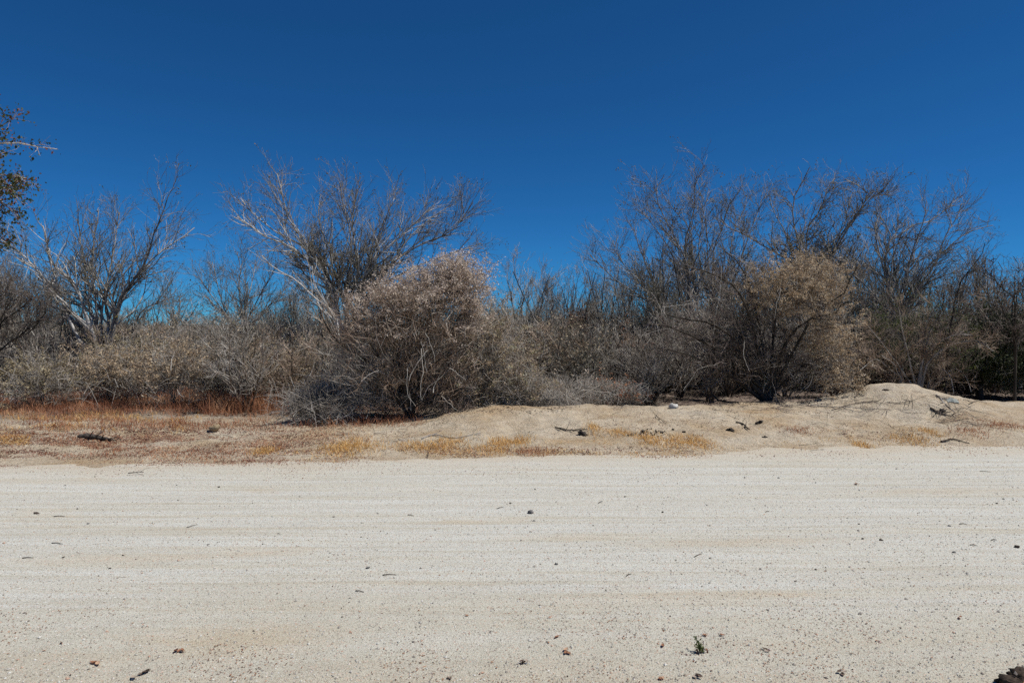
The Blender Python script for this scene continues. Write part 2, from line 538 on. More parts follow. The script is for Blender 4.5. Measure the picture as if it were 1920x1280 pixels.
def resample(pts, K):
    pts = np.asarray(pts, float)
    d = np.concatenate([[0], np.cumsum(np.linalg.norm(np.diff(pts, axis=0), axis=1))])
    d /= d[-1]
    # Catmull-Rom through the points
    q = np.vstack([2 * pts[0] - pts[1], pts, 2 * pts[-1] - pts[-2]])
    out = []
    for t in np.linspace(0, 1, K):
        i = min(np.searchsorted(d, t, 'right') - 1, len(pts) - 2); i = max(i, 0)
        u = (t - d[i]) / max(d[i + 1] - d[i], 1e-9)
        p0, p1, p2, p3 = q[i], q[i + 1], q[i + 2], q[i + 3]
        out.append(0.5 * (2 * p1 + (p2 - p0) * u + (2 * p0 - 5 * p1 + 4 * p2 - p3) * u * u + (3 * p1 - p0 - 3 * p2 + p3) * u ** 3))
    return np.array(out)


def grow(rng, P, R, count, L, K=4, ang=0.6, t0=0.15, t1=1.0, wob=0.18, up=0.15, rr=0.6, rmin=0.003, taper=0.35, rmax=1.0, out=None, outw=0.0, lt=0.5):
    """count children on the branches P,R: directions, curls and radii; returns their P,R."""
    N, K0 = P.shape[:2]
    ln = np.linalg.norm(np.diff(P, axis=1), axis=2).sum(1)
    w = ln / ln.sum()
    idx = rng.choice(N, count, p=w)
    t = rng.uniform(t0, t1, count)
    f = t * (K0 - 1); i = np.minimum(f.astype(int), K0 - 2); u = (f - i)[:, None]
    p = P[idx, i] * (1 - u) + P[idx, i + 1] * u
    tg = nrm(P[idx, i + 1] - P[idx, i])
    r = R[idx, i] * (1 - u[:, 0]) + R[idx, i + 1] * u[:, 0]
    v = rng.normal(size=(count, 3)); v = nrm(v - (v * tg).sum(1, keepdims=True) * tg)
    a = (ang * rng.uniform(0.55, 1.45, count))[:, None]
    d = np.cos(a) * tg + np.sin(a) * v
    d[:, 2] += up
    if out is not None:
        d += outw * nrm(p - out)
    d = nrm(d)
    l = L * rng.uniform(0.5, 1.3, count) * (1 - lt * t)
    pts = [p]
    for k in range(K):
        d = d + rng.normal(size=(count, 3)) * wob
        d[:, 2] += up * 0.3
        d = nrm(d)
        p = p + d * (l / K)[:, None]
        pts.append(p)
    PP = np.stack(pts, 1)
    r0 = np.clip(np.minimum(r * rr, rmax), rmin, None)
    RR = r0[:, None] * np.linspace(1, taper, K + 1)[None, :]
    RR = np.maximum(RR, rmin * 0.55)
    return PP, RR


def inside(rng, ells, n, shell=0.45):
    """n random places in a union of ellipsoids [(centre, radii, weight)], thicker towards their skins."""
    w = np.array([e[2] for e in ells], float); w /= w.sum()
    idx = rng.choice(len(ells), n, p=w)
    C = np.array([e[0] for e in ells])[idx]; Rr = np.array([e[1] for e in ells])[idx]
    d = nrm(rng.normal(size=(n, 3)))
    q = (rng.uniform(0, 1, n) ** shell) * np.clip(rng.normal(0.97, 0.12, n), 0.6, 1.35)
    q = q * (1 + 0.85 * vnoise(d[:, 0] * 3.1 + idx * 7.7, d[:, 2] * 3.1 + d[:, 1] * 2.0, 77))
    return C + d * Rr * q[:, None], d


def fill(rng, ells, n, L, base, K=3, wob=0.25, up=0.1, radial=1.0, rnd=0.7, r=0.004, taper=0.4, shell=0.45, droop=0.0):
    """Tangled twigs filling the ellipsoids and running outwards from the base."""
    p, dd = inside(rng, ells, n, shell)
    p[:, 2] = np.maximum(p[:, 2], hz(p[:, 0], p[:, 1]) + 0.02)
    d = nrm(radial * nrm(p - np.asarray(base)) + rnd * rng.normal(size=(n, 3)) + np.array([0, 0, up]))
    l = L * rng.uniform(0.4, 1.4, n)
    p = p - d * (l * 0.5)[:, None]
    pts = [p]
    for k in range(K):
        d = d + rng.normal(size=(n, 3)) * wob
        d[:, 2] -= droop
        d = nrm(d)
        p = p + d * (l / K)[:, None]
        pts.append(p)
    P = np.stack(pts, 1)
    g = hz(P[:, :, 0].ravel(), P[:, :, 1].ravel()).reshape(P.shape[:2])
    P[:, :, 2] = np.maximum(P[:, :, 2], g + 0.01)
    R = (r * rng.uniform(0.6, 1.5, n))[:, None] * np.linspace(1, taper, K + 1)[None, :]
    return P, R


def flakes(acc, rng, p, size, aspect=0.6, bend=0.3, flat=0.0, up=None):
    """Small folded leaves (two triangles each) at the places p."""
    n = len(p)
    a = nrm(rng.normal(size=(n, 3)) * np.array([1, 1, 1 - flat]))
    b = rng.normal(size=(n, 3)) * np.array([1, 1, 1 - flat])
    b = nrm(b - (a * b).sum(1, keepdims=True) * a)
    c = np.cross(a, b)
    s = (size * rng.uniform(0.5, 1.5, n))[:, None]
    V = np.stack([p - a * s * 0.5, p + b * s * aspect * 0.5 + c * s * bend * 0.5, p + a * s * 0.5, p - b * s * aspect * 0.5 + c * s * bend * 0.5], 1)
    i = np.arange(n)[:, None] * 4
    F = np.concatenate([i + np.array([[0, 1, 2]]), i + np.array([[0, 2, 3]])])
    acc.add(V, F)


def clusters(rng, pts, per, spread):
    q = np.repeat(pts, per, axis=0)
    return q + rng.normal(size=q.shape) * spread


def blades(acc, rng, p, h, lean=0.5, w=0.004, curl=0.4):
    """Grass blades: three-point tapering ribbons."""
    n = len(p)
    az = rng.uniform(0, 2 * math.pi, n)
    ln = lean * rng.uniform(0.1, 1.4, n)
    d = np.stack([np.cos(az) * ln, np.sin(az) * ln, np.ones(n)], 1); d = nrm(d)
    hh = (h * rng.uniform(0.4, 1.3, n))[:, None]
    side = np.stack([-np.sin(az + rng.normal(size=n)), np.cos(az + rng.normal(size=n)), np.zeros(n)], 1)
    ww = (w * rng.uniform(0.6, 1.4, n))[:, None]
    m = p + d * hh * 0.55
    tip = p + d * hh + np.stack([np.cos(az), np.sin(az), -0.6 * np.ones(n)], 1) * hh * curl * rng.uniform(0, 1, n)[:, None]
    V = np.stack([p - side * ww, p + side * ww, m + side * ww * 0.8, m - side * ww * 0.8, tip], 1)
    i = np.arange(n)[:, None] * 5
    acc.add(V, np.concatenate([i + np.array([[0, 1, 2, 3]])]))
    acc.f.append((i + np.array([[3, 2, 4]])) + acc.n - len(V) * 5)


def lump(rng, size, rough=0.35, seg=10, flat=1.0):
    """An uneven rounded lump: (V, F)."""
    rows = max(4, seg // 2 + 1)
    V = []
    for r in range(rows + 1):
        th = math.pi * r / rows
        for k in range(seg):
            ph = 2 * math.pi * k / seg
            V.append((math.sin(th) * math.cos(ph), math.sin(th) * math.sin(ph), math.cos(th)))
    V = np.array(V)
    o = rng.uniform(-50, 50, 3)
    q = 1 + rough * (fbm(V[:, 0] * 2.6 + o[0] + 1.7 * V[:, 2], V[:, 1] * 2.6 + o[1] - 1.7 * V[:, 2], int(o[2]) + 90, 4) * 2)
    q = np.clip(q, 0.35, 1.9)
    V = V * q[:, None] * np.asarray(size) * np.array([1, 1, flat])
    F = []
    for r in range(rows):
        for k in range(seg):
            F.append((r * seg + k, (r + 1) * seg + k, (r + 1) * seg + (k + 1) % seg, r * seg + (k + 1) % seg))
    return V, np.array(F)


def grid(xs, ys, hf):
    X, Y = np.meshgrid(xs, ys)
    Z = hf(X, Y)
    nx, ny = len(xs), len(ys)
    V = np.stack([X, Y, Z], -1).reshape(-1, 3)
    i = np.arange(ny - 1)[:, None] * nx; j = np.arange(nx - 1)[None, :]
    F = np.stack([i + j, i + j + 1, i + nx + j + 1, i + nx + j], -1).reshape(-1, 4)
    return V, F


def spread_axis(a, b, step, lo, hi, g=1.25):
    mid = np.arange(a, b + step / 2, step)
    up = []; s = step; x = mid[-1]
    while x < hi:
        s *= g; x += s; up.append(min(x, hi))
    dn = []; s = step; x = mid[0]
    while x > lo:
        s *= g; x -= s; dn.append(max(x, lo))
    return np.concatenate([dn[::-1], mid, up])


# ------------------------------------------------------------------ ground, road, mound
V, F = grid(spread_axis(-13, 13, 0.085, -4000, 4000), spread_axis(9.0, 18.0, 0.06, -600, 6000), hground)
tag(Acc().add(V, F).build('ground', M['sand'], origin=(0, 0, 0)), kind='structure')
V, F = grid(spread_axis(-9, 9, 0.06, -90, 90, 1.2), spread_axis(3.3, 12.6, 0.045, -12, 12.7, 1.3), hroad)
tag(Acc().add(V, F).build('gravel_road', M['road'], origin=(0, 0, 0)), kind='structure')
V, F = grid(np.arange(MX - 3.6, MX + 4.6, 0.05), np.arange(MY - 2.6, MY + 2.4, 0.05), hmound)
mo = Acc().add(V, F).build('sand_mound', M['sand'], origin=(MX, MY, float(hground(MX, MY))))
tag(mo, 'smooth rounded mound of tan sand at the right end of the bank', 'mound')

# ------------------------------------------------------------------ trees with traced limbs


def limb(pts, Y0, Y1, base=None, lift=1.0):
    """Pixels along a limb with a depth that runs from Y0 to Y1 -> places in the scene."""
    n = len(pts)
    pts = [(x, 640 - (640 - y) * lift) for x, y in pts]
    P = [at(x, y, Y0 + (Y1 - Y0) * (k / max(1, n - 1)) ** 1.2) for k, (x, y) in enumerate(pts)]
    if base is not None:
        P = [np.asarray(base)] + P
    return np.array(P)


def traced_tree(name, label, cat, base, limbs, mat, twig, seed, dens=3.2, L=(1.75, 0.85, 0.38), nn=(6, 4), ang=0.52, up=0.16,
                leaf=None, leaf_n=0, leaf_s=0.042, group=None, trunk=None, rscale=1.0, wob=0.16, pale=(0, 1, 5)):
    """A multi-stemmed tree or shrub: every stem a part, its branches and twigs a sub-part."""
    rng = np.random.default_rng(seed)
    root = empty(name, base, label, cat, group)
    ends = []
    for li, (pts, Y0, Y1, r0, r1) in enumerate(limbs):
        P = resample(limb(pts, Y0, Y1, base, 0.955), 16)
        ln = np.linalg.norm(np.diff(P, axis=0), axis=1).sum()
        P = P + np.cumsum(rng.normal(size=P.shape) * 0.012, axis=0) * np.linspace(0, 1, 16)[:, None]
        R = np.geomspace(r0, r1, 16) * rscale
        a = Acc(); tubes(a, P[None], R[None], 7)
        lm = M['grey_bark'] if (mat == M['pale_bark'] and li not in pale) else mat
        st = a.build('stem', lm, root)
        b = Acc(); c = Acc()
        n1 = max(3, int(dens * ln * 0.8))
        P1, R1 = grow(rng, P[None], R[None], n1, L[0] * 1.3, 6, ang * 1.2, 0.34, 0.95, wob * 1.0, up * 0.75, 0.72, 0.009, lt=0.76)
        tubes(c, P1, R1, 5)
        P1b, R1b = grow(rng, P[None], R[None], n1 // 4 + 1, L[0] * 0.4, 5, ang * 1.3, 0.75, 1.0, wob, up * 0.6, 0.8, 0.005, lt=0.2)
        tubes(c, P1b, R1b, 4)
        c.build('branches', lm, st)
        PP = np.concatenate([P1[:, :6], P1b]); RR = np.concatenate([R1[:, :6], R1b])
        P2, R2 = grow(rng, PP, RR, int(len(PP) * nn[0] * 0.72), L[1] * 1.15, 4, ang * 1.1, 0.22, 1.0, wob * 1.1, up * 0.75, 0.62, 0.0045, lt=0.35)
        tubes(b, P2, R2, 3)
        P3, R3 = grow(rng, P2, R2, int(len(P2) * nn[1] * 0.85), L[2] * 1.1, 2, ang * 1.25, 0.15, 1.0, wob * 1.3, up * 0.5, 0.75, 0.0036)
        tubes(b, P3, R3, 3)
        b.build('twigs', twig, st)
        ends.append(P3[:, -1])
    if leaf is not None and leaf_n:
        E = np.concatenate(ends)
        c = E[rng.choice(len(E), leaf_n // 5)]
        c = clusters(rng, c, 5, 0.05)
        a = Acc(); flakes(a, rng, c, leaf_s)
        a.build('crown', leaf, root)
    return root


def gb(px, Y, sink=0.03):
    x = at(px, 600, Y)[0]
    return np.array([x, Y, float(hz(x, Y)) - sink])


# pale forked tree at the left
traced_tree('bare_tree', 'pale forked bare tree at left with a fan of white and dark limbs', 'tree', gb(188, 20), [
    ([(176, 668), (150, 640), (107, 542), (85, 520), (52, 482), (5, 446)], 20, 19, 0.085, 0.015),
    ([(184, 655), (172, 620), (160, 587), (144, 535), (132, 520), (95, 490), (86, 452), (76, 418)], 20, 19.4, 0.10, 0.016),
    ([(190, 640), (172, 580), (161, 542), (162, 510), (152, 440), (146, 395)], 20, 20.6, 0.085, 0.014),
    ([(200, 642), (202, 585), (182, 522), (172, 505), (176, 430), (184, 385)], 20, 21, 0.075, 0.013),
    ([(205, 640), (217, 580), (230, 545), (252, 515), (275, 475), (290, 425), (305, 385), (316, 352)], 20, 19.3, 0.085, 0.012),
    ([(208, 640), (226, 565), (262, 500), (295, 465), (320, 447), (342, 432), (362, 414)], 20, 20.8, 0.07, 0.012),
    ([(215, 650), (242, 632), (250, 610), (270, 575), (300, 560), (332, 550)], 20, 19, 0.05, 0.01),
    ([(190, 640), (196, 560), (212, 490), (224, 430), (232, 390)], 20, 21.5, 0.07, 0.011),
    ([(178, 660), (140, 600), (100, 570), (60, 548), (22, 520)], 20, 21.5, 0.05, 0.010),
], M['pale_bark'], M['tree_twigs'], 101, dens=4.2, nn=(6, 4), leaf=M['tree_specks'], leaf_n=1800)

# tallest spreading tree
traced_tree('bare_tree', 'wide fan-shaped bare tree with white limbs rising behind the pale-topped bush', 'tree', gb(645, 19), [
    ([(650, 640), (628, 586), (618, 551), (599, 510), (572, 478), (536, 448), (501, 437), (469, 413), (442, 392)], 19, 18.2, 0.10, 0.014),
    ([(640, 620), (612, 500), (582, 467), (550, 442), (515, 424), (476, 390), (452, 360)], 19, 19.6, 0.07, 0.012),
    ([(630, 560), (590, 480), (566, 442), (536, 396), (526, 348), (518, 314)], 19, 19.8, 0.07, 0.012),
    ([(650, 630), (650, 551), (656, 505), (661, 456), (656, 402), (645, 361), (641, 318)], 19, 18.8, 0.075, 0.012),
    ([(660, 630), (671, 540), (672, 480), (666, 432), (668, 385), (676, 350)], 19, 19.7, 0.07, 0.012),
    ([(665, 620), (680, 524), (691, 491), (731, 453), (772, 415), (812, 376)], 19, 18.4, 0.075, 0.012),
    ([(668, 620), (685, 537), (718, 497), (786, 448), (842, 421), (882, 364)], 19, 19.4, 0.075, 0.012),
    ([(668, 630), (700, 545), (760, 505), (820, 480), (870, 462), (902, 462)], 19, 20, 0.06, 0.010),
    ([(655, 610), (640, 500), (612, 440), (600, 400), (606, 350)], 19, 20.4, 0.06, 0.010),
    ([(664, 610), (690, 500), (712, 430), (730, 380), (744, 350)], 19, 20.3, 0.06, 0.010),
    ([(668, 620), (712, 520), (760, 440), (800, 400), (846, 368)], 19, 20.8, 0.06, 0.010),
], M['pale_bark'], M['tree_twigs'], 102, dens=4.6, nn=(6, 4), leaf=M['tree_specks'], leaf_n=2600)
traced_tree('bare_tree', 'thin white leaning tree with one long bare limb left of the pale-topped bush', 'tree', gb(640, 17.6), [
    ([(632, 600), (612, 572), (580, 543), (553, 516), (517, 494), (488, 466)], 17.6, 17.2, 0.042, 0.010),
    ([(630, 610), (600, 575), (585, 520), (582, 490)], 17.6, 18, 0.026, 0.008)],
    M['pale_bark'], M['tree_twigs'], 103, dens=2.0, nn=(5, 3))
# small trees between the two
traced_tree('bare_tree', 'slender bare tree with leafless upright forks between the two large left trees', 'tree', gb(452, 26), [
    ([(448, 640), (430, 600), (400, 560), (378, 530), (362, 500)], 26, 25, 0.06, 0.010),
    ([(450, 630), (428, 600), (410, 545), (402, 505), (396, 485)], 26, 26.5, 0.05, 0.010),
    ([(452, 640), (455, 590), (450, 540), (452, 500), (446, 468)], 26, 26, 0.07, 0.010),
    ([(455, 640), (468, 590), (490, 545), (510, 510), (520, 490)], 26, 25.5, 0.06, 0.010),
    ([(455, 640), (478, 600), (510, 565), (535, 535), (548, 510)], 26, 27, 0.06, 0.010),
    ([(452, 640), (462, 570), (474, 520), (480, 480)], 26, 27.5, 0.05, 0.010)],
    M['grey_bark'], M['tree_twigs'], 104, dens=4.2, nn=(6, 4), leaf=M['tree_specks'], leaf_n=1800, leaf_s=0.04)
traced_tree('bare_tree', 'small bare tree with a white limb just right of the pale forked tree', 'tree', gb(335, 25), [
    ([(334, 640), (330, 600), (322, 570), (312, 552)], 25, 25, 0.05, 0.010),
    ([(336, 640), (350, 600), (364, 582), (376, 560)], 25, 24.5, 0.05, 0.010),
    ([(334, 640), (334, 590), (340, 560), (338, 545)], 25, 26, 0.04, 0.010)],
    M['pale_bark'], M['tree_twigs'], 105, dens=4.0, nn=(6, 3), leaf=M['tree_specks'], leaf_n=500, leaf_s=0.04)
traced_tree('bare_tree', 'dark bare tree cut by the left edge of the photo below the leafy branch', 'tree', gb(-20, 18.5), [
    ([(-20, 660), (-4, 610), (40, 575), (60, 552)], 18.5, 18, 0.05, 0.012),
    ([(-24, 660), (-10, 580), (10, 550), (22, 520)], 18.5, 19, 0.05, 0.010),
    ([(-24, 640), (-30, 560), (-20, 510), (-8, 480)], 18.5, 19, 0.05, 0.010),
    ([(-15, 680), (20, 640), (56, 620), (85, 580)], 18.5, 17.6, 0.04, 0.010)],
    M['dark_bark'], M['dark_twigs'], 106, dens=4.2, nn=(7, 4))

# right group
traced_tree('bare_tree', 'bare tree at the left end of the right-hand group leaning towards the sky gap', 'tree', gb(1252, 20.5), [
    ([(1250, 640), (1242, 567), (1222, 520), (1200, 467), (1187, 430), (1182, 402)], 20.5, 20, 0.075, 0.010),
    ([(1246, 640), (1230, 570), (1195, 545), (1157, 517), (1126, 487), (1108, 468)], 20.5, 19.6, 0.06, 0.010),
    ([(1252, 640), (1243, 560), (1236, 500), (1243, 450), (1240, 425)], 20.5, 21.2, 0.05, 0.009),
    ([(1252, 620), (1226, 560), (1180, 500), (1160, 470), (1150, 440)], 20.5, 21.5, 0.05, 0.009)],
    M['grey_bark'], M['tree_twigs'], 107, dens=3.4, nn=(7, 4))
traced_tree('bare_tree', 'tall grey bare tree of thin upright limbs left of the golden bush top', 'tree', gb(1298, 21), [
    ([(1296, 640), (1290, 505), (1275, 465), (1250, 415), (1232, 380), (1224, 350), (1240, 318)], 21, 20.4, 0.08, 0.010),
    ([(1297, 640), (1285, 492), (1282, 440), (1297, 387), (1300, 325), (1318, 294)], 21, 21, 0.08, 0.009),
    ([(1300, 640), (1298, 500), (1292, 425), (1272, 392), (1250, 366), (1236, 345)], 21, 21.6, 0.06, 0.009),
    ([(1300, 640), (1312, 510), (1308, 455), (1313, 420), (1318, 380), (1326, 345)], 21, 21.4, 0.06, 0.009),
    ([(1290, 560), (1262, 470), (1225, 412), (1204, 386)], 21, 20.2, 0.05, 0.009)],
    M['grey_bark'], M['tree_twigs'], 108, dens=3.4, nn=(6, 4), leaf=M['tree_specks'], leaf_n=1600)
traced_tree('bare_tree', 'grey bare tree with a long limb arching left over the golden bush', 'tree', gb(1345, 22), [
    ([(1338, 640), (1337, 477), (1347, 435), (1360, 412), (1362, 385), (1386, 350)], 22, 21.5, 0.075, 0.010),
    ([(1336, 620), (1328, 480), (1326, 430), (1318, 390), (1310, 360)], 22, 23, 0.05, 0.009),
    ([(1346, 620), (1392, 470), (1404, 430), (1424, 380), (1430, 345)], 22, 22.6, 0.06, 0.009),
    ([(1344, 620), (1370, 470), (1378, 420), (1396, 380), (1400, 352)], 22, 23.5, 0.05, 0.009)],
    M['grey_bark'], M['tree_twigs'], 109, dens=3.4, nn=(6, 4), leaf=M['tree_specks'], leaf_n=1500)
traced_tree('bare_tree', 'broad bare tree whose twisted dark crown rises right behind the golden bush', 'tree', gb(1525, 21), [
    ([(1520, 640), (1508, 500), (1494, 439), (1485, 397), (1487, 362), (1508, 322), (1515, 304)], 21, 20.2, 0.09, 0.012),
    ([(1530, 640), (1560, 470), (1597, 407), (1630, 362), (1634, 350), (1616, 336), (1592, 322)], 21, 20.2, 0.10, 0.012),
    ([(1532, 640), (1562, 480), (1600, 408), (1632, 364), (1660, 346), (1682, 316)], 21, 19.8, 0.08, 0.011),
    ([(1524, 620), (1512, 470), (1518, 410), (1542, 378), (1550, 342), (1566, 320)], 21, 21.6, 0.08, 0.011),
    ([(1518, 620), (1496, 500), (1460, 470), (1424, 447), (1398, 430), (1362, 414), (1352, 396)], 21, 19.6, 0.08, 0.011),
    ([(1522, 600), (1490, 480), (1470, 420), (1450, 380), (1444, 355)], 21, 22, 0.06, 0.010),
    ([(1526, 600), (1540, 480), (1580, 420), (1590, 380), (1600, 350)], 21, 22, 0.06, 0.010)],
    M['grey_bark'], M['tree_twigs'], 110, dens=4.4, nn=(6, 4), wob=0.24, leaf=M['tree_specks'], leaf_n=3200, L=(1.5, 0.7, 0.34))
traced_tree('bare_tree', 'bare tree at right of the group with white lower limbs slanting right', 'tree', gb(1690, 20), [
    ([(1692, 650), (1700, 560), (1714, 528), (1750, 486), (1785, 453), (1820, 425), (1866, 410)], 20, 19.3, 0.075, 0.010),
    ([(1688, 650), (1660, 470), (1688, 430), (1715, 410), (1750, 400), (1786, 368), (1806, 352)], 20, 20.6, 0.085, 0.010),
    ([(1690, 650), (1695, 545), (1708, 485), (1716, 450), (1735, 400), (1742, 360)], 20, 20, 0.085, 0.010),
    ([(1690, 640), (1685, 540), (1676, 480), (1682, 430), (1690, 390)], 20, 21, 0.07, 0.010),
    ([(1694, 640), (1704, 560), (1745, 500), (1768, 440), (1790, 400), (1798, 372)], 20, 20.9, 0.07, 0.010),
    ([(1686, 640), (1672, 560), (1650, 470), (1640, 420), (1650, 380)], 20, 21.4, 0.06, 0.010),
    ([(1686, 640), (1660, 580), (1620, 530), (1590, 500), (1572, 470)], 20, 19, 0.05, 0.010)],
    M['grey_bark'], M['tree_twigs'], 111, dens=4.4, nn=(6, 4), leaf=M['tree_specks'], leaf_n=1200, L=(1.5, 0.7, 0.34))
traced_tree('bare_tree', 'near black forked thorn tree standing against the sky by the right edge', 'tree', gb(1775, 16.5), [
    ([(1778, 640), (1796, 545), (1808, 514), (1832, 484), (1841, 465), (1846, 446)], 16.5, 16.2, 0.05, 0.012),
    ([(1780, 640), (1800, 545), (1806, 515), (1822, 500), (1812, 480), (1802, 466)], 16.5, 17, 0.035, 0.010),
    ([(1782, 640), (1818, 560), (1830, 520), (1856, 490), (1868, 470)], 16.5, 17, 0.03, 0.009),
    ([(1776, 640), (1760, 590), (1772, 560), (1757, 540)], 16.5, 16, 0.025, 0.009)],
    M['dark_bark'], M['dark_twigs'], 112, rscale=0.6, dens=3.0, nn=(4, 3), ang=0.8, up=0.05, L=(0.7, 0.35, 0.18), wob=0.25)
traced_tree('bare_tree', 'dark crooked thorn tree cut by the right edge with a bent main limb', 'tree', gb(1905, 16), [
    ([(1903, 640), (1880, 580), (1868, 540), (1880, 500), (1872, 478)], 16, 16.4, 0.04, 0.010),
    ([(1905, 640), (1930, 560), (1918, 520), (1935, 480)], 16, 15.6, 0.04, 0.010),
    ([(1903, 640), (1900, 600), (1898, 552), (1876, 530), (1856, 505), (1846, 500), (1838, 485)], 16, 15.4, 0.055, 0.012),
    ([(1903, 640), (1900, 556), (1925, 542), (1950, 520)], 16, 16, 0.045, 0.010),
    ([(1905, 640), (1904, 570), (1908, 530), (1910, 490), (1902, 470)], 16, 16.6, 0.03, 0.009)],
    M['dark_bark'], M['dark_twigs'], 113, rscale=0.65, dens=3.6, nn=(5, 3), ang=0.8, up=0.05, L=(0.7, 0.35, 0.18), wob=0.25)

# leafy tree that reaches in from the left edge
rng = np.random.default_rng(201)
nb = np.array([-8.9, 8.6, float(hz(-8.9, 8.6)) - 0.05])
nt_ = empty('leafy_tree', nb, 'near leafy tree reaching in at the upper left edge with reddish brown leaves', 'tree')
trunkP = resample(np.array([nb, nb + (0.1, 0.05, 1.4), nb + (0.4, -0.1, 2.6), nb + (0.9, -0.3, 3.9), nb + (1.3, -0.4, 5.0)]), 14)
a = Acc(); tubes(a, trunkP[None], np.geomspace(0.16, 0.05, 14)[None], 9); a.build('trunk', M['grey_bark'], nt_)
ends = []
tips = [[(-60, 330), (-20, 275), (30, 268), (75, 276), (108, 280)], [(-60, 320), (-25, 255), (5, 235), (25, 222)],
        [(-70, 370), (-20, 330), (20, 330), (50, 335)], [(-70, 400), (-20, 360), (10, 385), (40, 410)],
        [(-80, 420), (-25, 410), (5, 425), (12, 440)], [(-80, 380), (-20, 340), (20, 360), (46, 385)], [(-90, 460), (-40, 460), (-4, 478)],
        [(-90, 300), (-50, 240), (-30, 200)], [(-80, 400), (-30, 380), (10, 350), (30, 345)]]
for k, pts in enumerate(tips):
    P = resample(limb(pts, 8.4, 8.1 + 0.12 * k, trunkP[8 + k % 5]), 12)
    R = np.geomspace(0.035, 0.006, 12)
    a = Acc(); tubes(a, P[None], R[None], 5)
    st = a.build('limb', M['pale_bark'] if k == 0 else M['grey_bark'], nt_)
    P1, R1 = grow(rng, P[None, 5:], R[None, 5:], 16 if k else 12, 0.32, 4, 0.7, 0.1, 1, 0.25, -0.02, 0.6, 0.003)
    P2, R2 = grow(rng, P1, R1, 60, 0.16, 2, 0.7, 0.1, 1, 0.25, -0.02, 0.7, 0.002)
    b = Acc(); tubes(b, P1, R1, 4); tubes(b, P2, R2, 3); b.build('twigs', M['brown_twigs'], st)
    E = np.concatenate([P1[:, 2:].reshape(-1, 3), P2[:, 1:].reshape(-1, 3)])
    ends.append(E if k else E[::2])
E = np.concatenate(ends)
a = Acc(); flakes(a, rng, clusters(rng, E, 3, 0.05), 0.04, 0.6, 0.3)
a.build('crown', M['near_leaf'], nt_)


# ------------------------------------------------------------------ the big bushes
def ell(px, py, rx, ry, Y, dep, w):
    k = Y / FPX
    return (at(px, py, Y), np.array([rx * k, dep, ry * k]), w)


def shrub(name, label, cat, base, stems, mat, parts, seed, group=None, vines=None):
    """stems: traced limbs; parts: (part name, material, builder) with builder(rng, acc)."""
    rng = np.random.default_rng(seed)
    root = empty(name, base, label, cat, group)
    SP = []; SR = []
    for pts, Y0, Y1, r0, r1 in stems:
        P = resample(limb(pts, Y0, Y1, base), 12)
        P = P + np.cumsum(rng.normal(size=P.shape) * 0.012, axis=0)
        P[:, 2] = np.maximum(P[:, 2], hz(P[:, 0], P[:, 1]) - 0.03)
        R = np.geomspace(r0, r1, 12)
        a = Acc(); tubes(a, P[None], R[None], 6); a.build('stem', mat, root)
        SP.append(P); SR.append(R)
    SP = np.array(SP); SR = np.array(SR)
    for pn, pm, fn in parts:
        a = Acc(); fn(rng, a, SP, SR); a.build(pn, pm, root)
    for pts, Y0, Y1, r in (vines or []):
        P = resample(limb(pts, Y0, Y1), 12)
        P = P + np.cumsum(rng.normal(size=P.shape) * 0.008, axis=0)
        a = Acc(); tubes(a, P[None], np.geomspace(r, r * 0.5, 12)[None], 5); a.build('vine', M['white_stalk'], root)
    return root


def branchy(n1, L1, n2, L2, n3, L3, ang=0.7, up=0.1, wob=0.22, t0=0.2):
    def fn(rng, a, SP, SR):
        P1, R1 = grow(rng, SP, SR, n1, L1, 5, ang, t0, 1, wob, up, 0.55, 0.005)
        tubes(a, P1, R1, 4)
        P2, R2 = grow(rng, P1, R1, n2, L2, 3, ang, 0.1, 1, wob, up, 0.6, 0.004)
        tubes(a, P2, R2, 3)
        P3, R3 = grow(rng, P2, R2, n3, L3, 2, ang, 0.1, 1, wob, up, 0.7, 0.003)
        tubes(a, P3, R3, 3)
    return fn


def tangle(ells, n, L, base, **kw):
    def fn(rng, a, SP, SR):
        P, R = fill(rng, ells, n, L, base, **kw)
        tubes(a, P, R, 3)
    return fn


def fluff(ells, nc, per, spread, size, shell=0.3, aspect=0.6, spray=0.22):
    """Seed heads: short sprays of flakes that run outwards and up from places in the ellipsoids."""
    def fn(rng, a, SP, SR):
        c, d = inside(rng, ells, nc, shell)
        d = nrm(d + np.array([0, 0, 0.5]) + rng.normal(size=d.shape) * 0.5)
        k = np.maximum(3, (per * rng.uniform(0.3, 1.7, nc)).astype(int))
        i = np.repeat(np.arange(nc), k)
        t = rng.uniform(-0.4, 1, len(i)) * (spray * rng.uniform(0.5, 1.5, nc))[i]
        q = c[i] + d[i] * t[:, None] + rng.normal(size=(len(i), 3)) * np.array([1, 1, 0.6]) * spread * 0.7
        q[:, 2] = np.maximum(q[:, 2], hz(q[:, 0], q[:, 1]) + 0.02)
        flakes(a, rng, q, size, aspect)
    return fn


def many(*fs):
    def fn(rng, a, SP, SR):
        for f in fs:
            f(rng, a, SP, SR)
    return fn


